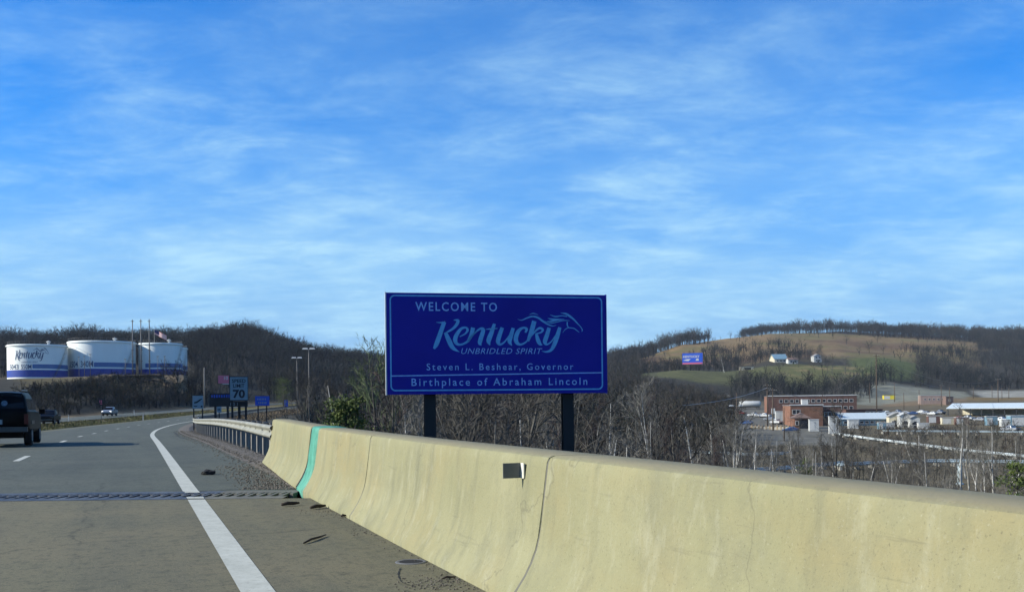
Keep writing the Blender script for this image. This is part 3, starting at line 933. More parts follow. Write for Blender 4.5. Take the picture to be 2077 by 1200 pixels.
# ------------------------------------------------------------------ guardrail
GO = 2.15
def goff(Y):
    return float(np.interp(Y, [22, 30, 45, 80], [2.12, 2.35, 2.6, 2.75]))
def build_guardrail():
    t = thing('guardrail', 'corrugated galvanised guardrail curving away from the barrier end', 'guardrail')
    prof = [(0, .155), (.035, .15), (.075, .115), (.08, .085), (.04, .04), (.0, .0), (.04, -.04), (.08, -.085), (.075, -.115), (.035, -.15), (0, -.155)]
    y0 = 22.6; L = 3.81; k = 0
    # beam panels, each lapped on the next
    y = y0
    while y < 330:
        y1 = min(y + L / math.sqrt(1 + float(dXe(y)) ** 2), 331)
        ys = np.linspace(y, y1 + .08, 5)
        vs = []; fs = []; n = len(prof)
        lap = .003 * (k % 2)
        for yy in ys:
            for dx, dz in prof:
                p = RP(goff(yy) - dx + .02 - lap, yy); vs.append((p.x, p.y, p.z + .725 + dz))
        for i in range(len(ys) - 1):
            for j in range(n - 1):
                fs.append((i * n + j, i * n + j + 1, (i + 1) * n + j + 1, (i + 1) * n + j))
        MB().add(vs, fs).build('rail_panel', M['galv'], t, smooth=True)
        y = y1; k += 1
    post = MB().box(0, 0, .1, .15, .19, 1.6).mesh('post', M['wood_grey'])
    block = MB().box(0, 0, 0, .17, .15, .34).mesh('block', M['wood'])
    bolt = MB().box(0, 0, 0, .035, .05, .05).mesh('bolt', M['galv_dark'])
    y = 23.3; k = 0
    while y < 330:
        ang = -math.atan(float(dXe(y)))
        p = RP(goff(y) + .25, y); link('post', post, t, (p.x, p.y, p.z), ang)
        p = RP(goff(y) + .11, y); link('block', block, t, (p.x, p.y, p.z + .725), ang)
        if y < 75:
            p = RP(goff(y) + .01, y); link('bolt', bolt, t, (p.x, p.y, p.z + .725), ang)
        y += 1.905 / math.sqrt(1 + float(dXe(y)) ** 2); k += 1
build_guardrail()

# ------------------------------------------------------------------ loose stones, debris, drain
def ico_v(r):
    t = (1 + 5 ** .5) / 2
    v = np.array([(-1, t, 0), (1, t, 0), (-1, -t, 0), (1, -t, 0), (0, -1, t), (0, 1, t), (0, -1, -t), (0, 1, -t), (t, 0, -1), (t, 0, 1), (-t, 0, -1), (-t, 0, 1)])
    return v / np.linalg.norm(v[0]) * r
ICO_F = np.array([(0, 11, 5), (0, 5, 1), (0, 1, 7), (0, 7, 10), (0, 10, 11), (1, 5, 9), (5, 11, 4), (11, 10, 2), (10, 7, 6), (7, 1, 8), (3, 9, 4), (3, 4, 2), (3, 2, 6), (3, 6, 8), (3, 8, 9), (4, 9, 5), (2, 4, 11), (6, 2, 10), (8, 6, 7), (9, 8, 1)])
def stones(name, pts, smin, smax, material, label, cat):
    V = []; F = []; n = 0
    for (x, y, z) in pts:
        s = rng.uniform(smin, smax)
        v = ico_v(s) * rng.uniform(.6, 1.2, (12, 1)) * np.array([1, 1, .65])
        a = rng.uniform(0, 6.28); c, q = math.cos(a), math.sin(a)
        v = np.column_stack([v[:, 0] * c - v[:, 1] * q, v[:, 0] * q + v[:, 1] * c, v[:, 2]]) + (x, y, z + s * .25)
        V.append(v); F.append(ICO_F + n); n += 12
    o = link(name, np_mesh(name, np.vstack(V), np.vstack(F), material))
    tag(o, label, cat, kind='stuff')
    return o
pts = []
for _ in range(9000):
    y = 15.6 + (rng.random() ** 1.9) * 55
    o = rng.normal(2.0, .34) if y > 22 else rng.normal(1.3, .30) + (y - 15) * .03
    if y < 22.9:
        if rng.random() < .45: continue
        o = min(o, bo(y) - .03)
    if o < .70: continue
    p = RP(o, y); pts.append((p.x, p.y, p.z + (.02 if o > 1.7 else 0)))
stones('verge_gravel', pts, .006, .024, M['pebble'], 'loose grey brown gravel along the foot of the guardrail', 'gravel')
pts = []
for (u, v, n, su, sv) in ((645, 1035, 90, 30, 6), (745, 1074, 60, 22, 5), (725, 1083, 10, 8, 3), (890, 1182, 260, 45, 9), (950, 1172, 60, 25, 5), (690, 1047, 25, 12, 3)):
    for _ in range(n):
        a = gp(u + rng.normal(0, su), v + rng.normal(0, sv))
        if road_off(a[0], a[1]) < bo(a[1]) - .02: pts.append((a[0], a[1], 0))
for _ in range(150):
    y = rng.uniform(5, 14); o = bo(y) - abs(rng.normal(0, .06)) - .01
    p = RP(o, y); pts.append((p.x, p.y, 0))
stones('deck_grit', pts, .003, .011, M['pebble'], 'scattered grit and small stones at the foot of the barrier', 'grit')

def stick(u0, v0, u1, v1, r, label, bend=.006):
    a = gp(u0, v0); b = gp(u1, v1); m_ = (a + b) / 2
    c = np.array([m_[0], m_[1], r + .01])
    def loc(q, h): return (q[0] - c[0], q[1] - c[1], r + h - c[2])
    mb = MB().tube([loc(a, .0), loc(a * .66 + b * .34, .012), loc(a * .33 + b * .67, bend), loc(b, .005)], [r * .7, r, r * .9, r * .5], 6)
    o = mb.build('stick', M['stick'], None, True, tuple(c))
    return tag(o, label, 'stick', 'debris lying on the bridge shoulder')
stick(571, 1027, 607, 1024, .028, 'short thick black stick on the shoulder nearest the joint')
stick(630, 1033, 660, 1029, .026, 'short dark stick lying in grit at the barrier foot')
stick(616, 1103, 661, 1087, .012, 'thin straight twig lying diagonally on the shoulder')
stick(692, 1049, 702, 1048, .016, 'tiny dark stick against the barrier foot')
stick(896, 1175, 925, 1172, .008, 'thin dark twig in the gravel at the bottom edge')
def lump():
    c = gp(423, 962)
    bm = bmesh.new(); bmesh.ops.create_icosphere(bm, subdivisions=2, radius=1)
    r_ = random.Random(3)
    for v in bm.verts:
        k = .75 + r_.random() * .5
        v.co = Vector((v.co.x * .125 * k, v.co.y * .12 * k, max(-.02, v.co.z * .085 * k)))
    me = bpy.data.meshes.new('tyre_scrap'); bm.to_mesh(me); bm.free(); me.materials.append(M['tyre'])
    o = link('tyre_scrap', me, None, (c[0], c[1], .02))
    tag(o, 'dark crumpled scrap of tyre rubber lying on the shoulder', 'tyre scrap')
lump()
def drain():
    c = gp(834, 1139)
    t = thing('deck_drain', 'round dark open drain in the bridge shoulder near the barrier', 'drain', (c[0], c[1], 0))
    MB().lathe([(.10, .004), (.115, .009), (.13, .006), (.135, .001)], 20).build('rim', M['galv_dark'], t, True)
    MB().lathe([(.102, .003), (.0001, .003)], 20).build('opening', M['black'], t)
drain()
seam([gp(812, 1152), gp(808, 1165), gp(815, 1180), gp(835, 1188)], .008, 'tar_seam', o_deck)

# ------------------------------------------------------------------ the big welcome sign
def build_welcome():
    A = P(784, 697, 20.5); B = P(1228.5, 697, 21.43)
    W = math.hypot(B.x - A.x, B.y - A.y); rz = math.atan2(B.y - A.y, B.x - A.x)
    zt = zof(783, 593, 20.5); zb = zof(785, 800, 20.5); H = zt - zb
    cx, cy = (A.x + B.x) / 2, (A.y + B.y) / 2
    gz = T1(cx, cy)
    t = thing('welcome_sign', 'large dark blue rectangular welcome sign on two black posts behind the barrier', 'sign', (cx, cy, gz), rz)
    h = W / 2
    # local frame: x along the face, -y towards the traffic, z up from the ground below
    z0 = zb - gz
    def loc(u, v):
        a = (u - 784) / 445.0
        top = 593 + 4 * a; bot = 800 - 5 * a
        return (a - .5) * W, z0 + (bot - v) / (bot - top) * H
    MB().box(0, .01, z0 + H / 2, W, .03, H).build('panel', M['sign_blue'], t)
    MB().box(-h - .012, .02, z0 + H / 2, .024, .07, H + .02).build('edge_trim', M['alu'], t)
    MB().box(h + .012, .02, z0 + H / 2, .024, .07, H + .02).build('edge_trim', M['sign_blue'], t)
    for zz in (.22, .5, .78):
        MB().box(0, .06, z0 + H * zz, W * .96, .05, .08).build('stringer', M['galv_dark'], t)
    def flat(V, F, name, m, dy=-.0075):
        MB().add([(x, dy, z) for x, z in V], F).build(name, M[m], t)
    def ring(x0, x1, z0_, z1_, r, w):
        def outline(k):
            pts = []
            for cx_, cz_, a0 in ((x1 - r, z1_ - r, 0), (x0 + r, z1_ - r, 90), (x0 + r, z0_ + r, 180), (x1 - r, z0_ + r, 270)):
                for a in range(0, 91, 15):
                    q = math.radians(a0 + a); pts.append((cx_ + (r - k) * math.cos(q), cz_ + (r - k) * math.sin(q)))
            return pts
        a, b = outline(0), outline(w); n = len(a)
        return a + b, [(i, (i + 1) % n, n + (i + 1) % n, n + i) for i in range(n)]
    V, F = ring(-h + .07, h - .07, z0 + .07, z0 + H - .045, .11, .03)
    flat(V, F, 'border', 'sign_letter')
    a = loc(793, 762); b = loc(1222, 754)
    V = [(a[0], a[1] - .012), (b[0], b[1] - .012), (b[0], b[1] + .012), (a[0], a[1] + .012)]
    flat(V, [(0, 1, 2, 3)], 'rule', 'sign_letter2')
    def line(s, u0, u1, vt, vb, m, **kw):
        a, b = loc(u0, vb), loc(u1, vt)
        V, F = fit_text(s, a[0], b[0], a[1], b[1], **kw)
        flat(V, F, 'lettering', m)
    line('WELCOME TO', 841, 1004, 613, 630, 'sign_letter2', space=1.25, bold=.012)
    line('UNBRIDLED SPIRIT', 931, 1096, 705, 717, 'sign_letter2', space=1.1, shear=.28, bold=-.004)
    line('Steven L. Beshear, Governor', 862, 1160, 735, 752.5, 'sign_letter2', space=1.35, bold=.004)
    line('Birthplace of Abraham Lincoln', 832, 1189, 764, 787, 'sign_letter2', space=1.35, bold=.006)
    V, F = emblem_geo()
    Q = np.array([loc(860 + x / 6.294, 620 + y / 6.294) for x, y in V])
    flat(Q, F, 'emblem', 'sign_letter', -.0085)
    for u in (870.5, 1153.5):
        x = loc(u, 700)[0]
        mb = MB().box(x, .17, (z0 + H * .9 - .0) / 2 - .6, .235, .012, z0 + H * .9 + 1.2)
        mb.box(x, .37, (z0 + H * .9) / 2 - .6, .235, .012, z0 + H * .9 + 1.2)
        mb.box(x, .27, (z0 + H * .9) / 2 - .6, .012, .19, z0 + H * .9 + 1.2)
        mb.build('post', M['sign_dark'], t)
build_welcome()

# ------------------------------------------------------------------ road signs beyond the guardrail
def small_sign(name, label, u0, u1, v0, v1, Y, posts, face, cat='sign', rz=None, back=None, extra=None, thick=.02, postmat='galv_dark', postw=.09):
    c = P((u0 + u1) / 2, (v0 + v1) / 2, Y)
    W = (u1 - u0) / FPX * Y; H = (v1 - v0) / FPX * Y
    gz = T1(c.x, c.y)
    t = thing(name, label, cat, (c.x, c.y, gz), math.radians(14) if rz is None else rz)
    zc = c.z - gz
    MB().box(0, 0, zc, W, thick, H).build('panel', M[face], t)
    for k in posts:
        MB().box(k * W, .05 + postw / 2, (zc + H / 2) / 2 - .3, postw, postw, zc + H / 2 + .6 - .05).build('post', M[postmat], t)
    def put(V, F, m, nm='lettering', dy=-.004):
        MB().add([(x * W, -thick / 2 + dy, zc + z * H) for x, z in V], F).build(nm, M[m], t)
    if extra: extra(put, t, W, H, zc)
    return t
def ex_speed(put, t, W, H, zc):
    def ring(k0, k1):
        a = [(-.5 + k0, -.5 + k0 * .75), (.5 - k0, -.5 + k0 * .75), (.5 - k0, .5 - k0 * .75), (-.5 + k0, .5 - k0 * .75)]
        b = [(-.5 + k1, -.5 + k1 * .75), (.5 - k1, -.5 + k1 * .75), (.5 - k1, .5 - k1 * .75), (-.5 + k1, .5 - k1 * .75)]
        return a + b, [(i, (i + 1) % 4, 4 + (i + 1) % 4, 4 + i) for i in range(4)]
    put(*ring(.0, .035), 'sign_black', 'border')
    put(*fit_text('SPEED', -.36, .36, .24, .39, bold=.02), 'sign_black')
    put(*fit_text('LIMIT', -.30, .30, .04, .19, bold=.02), 'sign_black')
    put(*fit_text('70', -.32, .32, -.40, -.04, bold=.035), 'sign_black')
small_sign('speed_limit_sign', 'rectangular white speed limit sign reading 70 on two dark posts', 466, 503, 763, 812, 62, (-.36, .36), 'sign_white', extra=ex_speed, postmat='sign_dark', postw=.13)
def ex_plaque(put, t, W, H, zc):
    put(*fit_text('1 0 1', -.45, -.05, -.3, .3, bold=.01), 'sign_white')
small_sign('sign_plaque', 'small dark plaque just below the speed limit sign', 466, 502, 813.5, 824, 63.2, (0.03,), 'sign_dark', extra=ex_plaque, postmat='sign_dark', postw=.17)
def ex_marks(rows, m, seed):
    def f(put, t, W, H, zc):
        r = random.Random(seed)
        for (z, h, x0, x1, n) in rows:
            V = []; F = []
            for k in range(n):
                xa = x0 + (x1 - x0) * k / n; w = (x1 - x0) / n * .55
                hh = h * r.uniform(.7, 1.1)
                b = len(V); V += [(xa, z - hh / 2), (xa + w, z - hh / 2), (xa + w, z + hh / 2), (xa, z + hh / 2)]; F.append((b, b + 1, b + 2, b + 3))
            put(V, F, m, 'print')
    return f
small_sign('dark_sign', 'wide dark sign half hidden behind the speed limit sign', 426, 470, 797, 824, 96, (-.25, .3), 'sign_dark', extra=ex_marks([(.28, .22, -.42, .45, 8)], 'sign_blue2', 1), postmat='sign_dark', postw=.22)
small_sign('route_sign', 'tiny blue grey route marker on one post under the dark sign', 440, 449, 824, 836, 88, (0,), 'sign_white', extra=ex_marks([(0, .35, -.3, .3, 2)], 'sign_black', 2), postmat='sign_dark')
def ex_merge(put, t, W, H, zc):
    p = spline([(-.36, -.05, .10), (-.1, .0, .14), (.15, .14, .14), (.38, .26, .05)], 4)
    V = []; F = []
    for q in p: V += [(q[0], q[1] - q[2] / 2), (q[0], q[1] + q[2] / 2)]
    for i in range(len(p) - 1): F.append((2 * i, 2 * i + 2, 2 * i + 3, 2 * i + 1))
    put(V, F, 'sign_black', 'symbol')
    p = spline([(-.4, -.28, .05), (-.25, -.33, .07), (-.05, -.30, .06)], 4)
    V = []; F = []
    for q in p: V += [(q[0], q[1] - q[2] / 2), (q[0], q[1] + q[2] / 2)]
    for i in range(len(p) - 1): F.append((2 * i, 2 * i + 2, 2 * i + 3, 2 * i + 1))
    put(V, F, 'sign_black', 'symbol')
    put([(.26, -.40), (.42, -.40), (.42, -.28), (.26, -.28)], [(0, 1, 2, 3)], 'sign_black', 'symbol')
small_sign('info_sign', 'pale square sign with a curved dark symbol on two thin posts, leftmost by the guardrail', 391, 412, 802, 828, 84, (-.4, .4), 'sign_white', extra=ex_merge, postmat='sign_dark', postw=.1)
def ex_blue(put, t, W, H, zc):
    ex_marks([(.18, .2, -.36, .3, 6), (-.2, .2, -.28, .34, 5)], 'sign_white', 5)(put, t, W, H, zc)
small_sign('blue_road_sign', 'bright blue road sign with two lines of white print on two posts', 518, 546, 803, 822, 125, (-.3, .3), 'sign_blue2', extra=ex_blue, postmat='sign_dark', postw=.16)
small_sign('far_sign', 'small pale blue sign far down the road near the trees', 577, 584, 811, 824, 230, (0,), 'sign_blue2', extra=ex_marks([(.2, .3, -.35, .35, 1), (-.25, .12, -.35, .35, 1)], 'sign_white', 6), postmat='sign_dark')
def ex_pink(put, t, W, H, zc):
    put(*fit_text('10', .05, .42, -.05, .38, bold=.03), 'wall_white')
    put([(-.1, -.62), (.5, -.62), (.5, -.52), (-.1, -.52)], [(0, 1, 2, 3)], 'wall_white', 'print')
small_sign('pink_board', 'bright pink roadside board with white number among the trees', 443, 464, 761, 777, 290, (-.3, .3), 'pink', extra=ex_pink, postmat='wood', postw=.4)
small_sign('round_sign', 'small dark diamond sign on a thin post beside the far carriageway', 200, 210, 808, 822, 165, (0,), 'sign_dark', extra=ex_marks([(.1, .4, -.3, .3, 2), (-.25, .2, -.2, .3, 2)], 'pink', 9), rz=.3)
# small white delineator posts along the far verge
for (u, Y, lab) in ((395, 92, 'white delineator post beside the pale square sign'), (139, 150, 'slim pale delineator post in the median left of the far car'), (290, 160, 'slim pale delineator post in the median right of the far car'), (272, 215, 'slim pale delineator post at the foot of the wooded slope')):
    p = G(u, Y) if u != 395 else RP(3.1, 96)
    t = thing('delineator_post', lab, 'post', p, 0, 'roadside delineator posts')
    MB().box(0, 0, .55, .12, .05, 1.2).build('post', M['car_white'], t)
    MB().box(0, -.03, 1.0, .09, .012, .16).build('reflector', M['amber'], t)

# ------------------------------------------------------------------ vehicles
def loft(stations):
    """stations: (y, zbottom, zbelt, zroof, half width, half roof width)"""
    rings = []
    for (y, zb, zl, zt, w, wr) in stations:
        r = [(w * .90, zb), (w, zb + .12), (w * 1.0, (zb + zl) / 2 + .05), (w * .985, zl)]
        if zt > zl + .06:
            r += [(w * .93, zl + .03), (wr + (w * .93 - wr) * .25, zt - (zt - zl) * .22), (wr * .94, zt - .02), (wr * .5, zt + .012)]
        else:
            r += [(w * .95, zl + .02), (w * .88, zt + .01), (w * .7, zt + .02), (w * .4, zt + .03)]
        rings.append([(x, y, z) for x, z in r] + [(-x, y, z) for x, z in r[::-1]])
    n = len(rings[0]); vs = [p for r in rings for p in r]; fs = []
    for i in range(len(rings) - 1):
        for k in range(n):
            fs.append((i * n + k, i * n + (k + 1) % n, (i + 1) * n + (k + 1) % n, (i + 1) * n + k))
    fs.append(tuple(range(n))[::-1]); fs.append(tuple((len(rings) - 1) * n + k for k in range(n)))
    return MB().add(vs, fs)
SUV = [(0.0, .60, 1.18, 1.20, .95, .80), (.06, .52, 1.20, 1.30, .97, .80), (.14, .50, 1.22, 1.66, .985, .80), (.26, .50, 1.22, 1.86, 1.0, .80), (.8, .48, 1.22, 1.905, 1.0, .80), (2.4, .46, 1.20, 1.905, 1.0, .80), (2.9, .46, 1.19, 1.86, 1.0, .78), (3.3, .46, 1.18, 1.56, 1.0, .76), (3.65, .46, 1.18, 1.21, 1.0, .74), (4.5, .46, 1.14, 1.15, .99, .7), (5.0, .48, 1.04, 1.06, .95, .7), (5.15, .55, .92, .94, .88, .7)]
PICK = [(0.0, .62, 1.10, 1.11, .95, .80), (.05, .52, 1.12, 1.13, .98, .80), (1.75, .50, 1.12, 1.13, 1.0, .80), (1.80, .50, 1.14, 1.60, 1.0, .78), (1.95, .50, 1.16, 1.80, 1.0, .78), (2.6, .48, 1.16, 1.83, 1.0, .78), (3.1, .48, 1.16, 1.74, 1.0, .76), (3.45, .48, 1.16, 1.45, 1.0, .74), (3.75, .48, 1.16, 1.18, 1.0, .72), (4.7, .48, 1.10, 1.11, .99, .7), (5.15, .5, 1.02, 1.03, .95, .7), (5.3, .58, .85, .87, .88, .7)]
CAR = [(0.0, .45, .85, .87, .80, .60), (.1, .36, .93, .95, .86, .60), (.55, .32, .95, 1.0, .88, .60), (1.0, .30, .95, 1.34, .89, .60), (1.5, .30, .94, 1.43, .89, .60), (2.3, .30, .93, 1.42, .89, .60), (2.8, .30, .93, 1.22, .89, .60), (3.2, .30, .93, .96, .88, .60), (4.0, .30, .82, .84, .86, .6), (4.35, .34, .70, .72, .80, .6), (4.45, .42, .6, .62, .72, .5)]
def vehicle(name, label, loc, rz, st, paint, kind, group=None, detail=True, lights=False, scale=1.0, pitch=0.0):
    t = thing(name, label, 'vehicle' if kind != 'pickup' else 'pickup truck', loc, rz, group)
    t.scale = (scale,) * 3
    b = loft(st).build('body', M[paint], t, True)
    b.data.set_sharp_from_angle(angle=math.radians(38))
    L = st[-1][0]; wb = (L * .21, L * .80); r = .39 if kind != 'car' else .32
    hw = st[len(st) // 2][4]
    for sx in (-1, 1):
        for y in wb:
            w = MB().wheel((sx * (hw - .13), y, r), r, .25).build('wheel', M['tyre'], t, True)
            rm = MB().lathe([(.001, .03), (r * .2, .03), (r * .5, .0), (r * .62, .02)], 14).build('rim', M['rim'], w)
            rm.rotation_euler = (0, sx * math.pi / 2, 0)
            rm.location = (sx * (hw - .03), y, r)
    belts = [s for s in st if s[3] > s[2] + .3]
    ya, yb = belts[0][0], belts[-1][0]
    wr = belts[len(belts) // 2][5]; zl = belts[0][2]; zt = max(s[3] for s in st)
    def side(sx, y0, y1, y0t, y1t):
        o = .012
        def pt(y, f):
            z = zl + .06 + (zt - zl - .16) * f
            # follow the body: edge from belt (0.93 w) to shoulder
            zz = zt - (zt - zl) * .22
            xs = wr + (hw * .93 - wr) * .25
            k = (z - zl - .03) / max(zz - zl - .03, .01)
            x = hw * .93 + (xs - hw * .93) * min(k, 1) - max(0, k - 1) * .05
            return (sx * (x + o), y, z)
        V = [pt(y0, 0), pt(y1, 0), pt(y1t, .72), pt(y0t, .72)]
        MB().add(V, [(0, 1, 2, 3) if sx > 0 else (3, 2, 1, 0)]).build('side_window', M['glass'], t)
    ym = (ya + yb) / 2
    for sx in (-1, 1):
        side(sx, ya + .15, ym - .05, ya + .2, ym - .05)
        side(sx, ym + .05, yb + .1, ym + .05, yb - .25)
    # rear and front screens
    def screen(i, j, name_, up=.85, dn=.06, off=.015, sgn=-1):
        a, b_ = st[i], st[j]
        za, zb_ = a[3], b_[3]
        V = []
        for q, f in ((a, dn), (b_, up)):
            pass
        y0, y1 = a[0], b_[0]
        def pt(f, s): 
            y = y0 + (y1 - y0) * f; z = za + (zb_ - za) * f
            w = (hw * .86) * (1 - f) + wr * .88 * f
            return (s * w, y + sgn * off, z + off)
        MB().add([pt(dn, -1), pt(dn, 1), pt(up, 1), pt(up, -1)], [(0, 1, 2, 3) if sgn < 0 else (3, 2, 1, 0)]).build(name_, M['glass'], t)
    nf = len(st) - 1
    if kind == 'suv':
        screen(1, 3, 'rear_window', .88, .02, .02, -1); screen(8, 6, 'windscreen', .92, .05, .03, 1)
    elif kind == 'pickup':
        screen(3, 4, 'rear_window', .8, .1, .02, -1); screen(8, 6, 'windscreen', .92, .05, .03, 1)
    else:
        screen(2, 3, 'rear_window', .9, .05, .03, -1); screen(7, 6, 'windscreen', .95, .05, .03, 1)
    zlamp = .95 if kind != 'car' else .68
    for sx in (-1, 1):
        MB().box(sx * (hw - .10), .045, zlamp, .14, .12, .36 if kind != 'car' else .16).build('tail_light', M['tail'], t)
        MB().box(sx * (hw - .24), L - .10, zlamp - .08, .34, .16, .2).build('headlight', M['lamp_on'] if lights else M['chrome'], t)
        MB().box(sx * (hw + .13), L * .655, 1.20 if kind != 'car' else .98, .20, .09, .17).build('mirror', M['car_black'], t)
    MB().box(0, -.06, .60 if kind != 'car' else .5, hw * 1.9, .16, .17).build('rear_bumper', M['chrome'], t)
    MB().box(0, L + .02, .58 if kind != 'car' else .45, hw * 1.75, .14, .18).build('front_bumper', M['chrome'], t)
    MB().box(0, -.012, .86 if kind != 'car' else .7, .32, .02, .16).build('number_plate', M['sign_white'], t)
    MB().box(0, L / 2, .40, hw * 1.5, L * .8, .22).build('underbody', M['black'], t)
    MB().tube([(-hw + .2, wb[0], r), (hw - .2, wb[0], r)], .06, 6).build('axle', M['black'], t)
    if kind == 'suv':
        d = MB().lathe([(.001, 0), (.10, 0)], 18).build('decal', M['decal'], t)
        d.location = (.22, -.035 + .10, 1.50); d.rotation_euler = (math.radians(78), 0, 0)
        for sx in (-1, 1):
            MB().tube([(sx * .7, .7, 1.9), (sx * .7, .75, 1.96), (sx * .7, 2.5, 1.96), (sx * .7, 2.55, 1.9)], .02, 5).build('roof_rail', M['chrome'], t)
            # black mud flap / flare
            MB().box(sx * (hw + .008), L * .21, .83, .03, 1.0, .12).build('wheel_flare', M['chrome'], t)
    return t
tr_dir = RDIR
vehicle('sport_utility_vehicle', 'black sport utility vehicle driving ahead in the left lane, seen from behind', (-17.98, 34.42, .0), tr_dir, SUV, 'car_black', 'suv', scale=1.02)
def on_opp(u, o, Y): return RP(o, Y)
p = RP(-25.2, 205)
vehicle('oncoming_pickup', 'oncoming pickup with lit headlights on the far carriageway below the tanks', p, math.pi + math.atan(-float(dXe(205))), PICK, 'car_silver', 'pickup', lights=True)
p = RP(-26.6, 118)
vehicle('dark_pickup', 'dark pickup on the far carriageway just right of the black vehicle', P(107, 848, 118) * 1.0, math.pi + math.atan(-float(dXe(118))), PICK, 'car_black', 'pickup')
bpy.data.objects['dark_pickup'].location = (P(107, 840, 128).x, 128, float(zr(128)) + .02)

# ------------------------------------------------------------------ tanks on the hill
def tank(name, label, u0, u1, vtop, vbot, Y, emblem=None, number=None, nstripe=None):
    a = P(u0, (vtop + vbot) / 2, Y); b = P(u1, (vtop + vbot) / 2, Y)
    cx = (a.x + b.x) / 2; cy = Y
    R = (b.x - a.x) / 2 * math.cos(math.atan(abs(cx) / cy)) - .2
    zt = zof((u0 + u1) / 2, vtop, Y); zb = min(T1(cx, cy) - .5, zof((u0 + u1) / 2, vbot, Y)); 
    H = zt - zb
    t = thing(name, label, 'tank', (cx, cy, zb), 0, 'white and blue storage tanks on the hill')
    MB().lathe([(R, 0), (R, H)], 72).build('shell', M['tank_white'], t, True)
    MB().lathe([(R, H), (R * .5, H + R * .008), (.01, H + R * .012)], 48).build('roof', M['tank_white'], t, True)
    MB().lathe([(R + .01, H - .75), (R + .38, H - .70), (R + .38, H - .25), (R + .01, H - .15)], 72).build('wind_girder', M['tank_white'], t, False)
    MB().lathe([(R + .03, .9), (R + .03, H * .27)], 72).build('blue_band', M['tank_navy'], t, True)
    view = math.atan2(-cy, -cx)
    a0 = view + nstripe
    MB().lathe([(R + .03, H * .31), (R + .03, H * .43)], 60, (0, 0, 0), a0, a0 + 4.6).build('upper_stripe', M['tank_mid'], t, True)
    MB().lathe([(R + .25, -.3), (R + .25, .15), (R, .16)], 72).build('base_ring', M['concrete'], t, False)
    view = math.atan2(-cy, -cx)                     # side that looks down to the road
    def wrap(V, F, m, nm):
        vs = []
        for s, z in V:
            an = view + s / R
            vs.append(((R + .06) * math.cos(an), (R + .06) * math.sin(an), z))
        MB().add(vs, F).build(nm, M[m], t)
    if emblem:
        V, F = emblem_geo(3)
        x0, x1, z0, z1 = emblem
        Q = np.column_stack([x0 * R + (V[:, 0] - 90) / 1920 * (x1 - x0) * R, H * z1 - (V[:, 1] - 80) / 510 * H * (z1 - z0)])
        wrap(Q, F, 'tank_print', 'emblem')
        V, F = fit_text('UNBRIDLED SPIRIT', x0 * R + .25 * R, x1 * R - .35 * R, H * (z0 - .05), H * (z0 - .012), shear=.25)
        wrap(V, F, 'tank_print', 'lettering')
    for (s, x0, x1, z0, z1) in number or ():
        V, F = fit_text(s, x0 * R, x1 * R, H * z0, H * z1, bold=.01)
        wrap(V, F, 'tank_print', 'lettering')
    # stair up the shell, roof vent, handrail
    vs = []
    st = MB()
    for k in range(26):
        an = view + .5 + k * .028
        st.box((R + .5) * math.cos(an), (R + .5) * math.sin(an), H * (k + 1) / 27, 1.0, .5, .1, an)
    st.build('stair', M['galv_dark'], t)
    rail = MB()
    for k in range(36):
        an = k * 2 * math.pi / 36
        rail.box((R - .15) * math.cos(an), (R - .15) * math.sin(an), H + .5, .07, .07, 1.1)
    rail.lathe([(R - .1, H + 1.0), (R - .1, H + 1.08), (R - .2, H + 1.08), (R - .2, H + 1.0)], 60)
    rail.build('handrail', M['galv_dark'], t)
    vt = MB().lathe([(.5, 0), (.5, .9), (.9, 1.0), (.9, 1.3), (.01, 1.7)], 12, (R * .45, -R * .1, H + .2))
    vt.build('vent', M['wall_white'], t)
    return t
tank('storage_tank', 'leftmost white tank, dark script emblem above its number and blue band', 13.5, 139.5, 700.5, 764, 392,
     emblem=(-.80, .36, .52, .90), number=(('5043', -1.10, -.66, .29, .43), ('550M', -.56, -.20, .29, .43)), nstripe=-.17)
tank('storage_tank', 'tallest and widest white tank in the middle with blue band', 137, 277.5, 694, 757, 408,
     number=(('1504', -1.14, -.76, .31, .47), ('340M', -.66, -.26, .31, .47)), nstripe=-.24)
tank('storage_tank', 'right white tank with blue band, behind the tall poles', 280, 371.5, 697, 752, 418, nstripe=-.75)
tank('storage_tank', 'tank seen only as a sliver behind the right tank', 318, 381, 705, 747, 446, nstripe=-.5)

def simple_pole(name, label, u, vt, Y, r, cat, group=None, m='wood', vb=None, arms=(), armlen=2.2, lamp=None):
    top = P(u, vt, Y); gz = T1(top.x, top.y)
    if vb is not None: gz = min(gz, zof(u, vb, Y))
    H = top.z - gz
    t = thing(name, label, cat, (top.x, top.y, gz), 0, group)
    MB().tube([(0, 0, -.5), (0, 0, H)], [r, r * .65], 8).build('pole', M[m], t, True)
    for d in arms:
        MB().box(0, -.12, H - d, armlen, .12, .14).build('crossarm', M[m], t)
        ins = MB()
        for x in (-.45, -.2, .2, .45):
            ins.tube([(x * armlen, -.12, H - d + .07), (x * armlen, -.12, H - d + .3)], .05, 5)
        ins.build('insulators', M['trim'], t)
    if lamp:
        for sx in lamp:
            MB().tube([(0, 0, H - .1), (sx * 1.0, 0, H + .15), (sx * 1.7, 0, H + .15)], .06, 6).build('arm', M['galv'], t)
            MB().box(sx * 2.2, 0, H + .14, 1.1, .55, .28, 0, .7).build('lamp_head', M['car_white'], t)
    return t
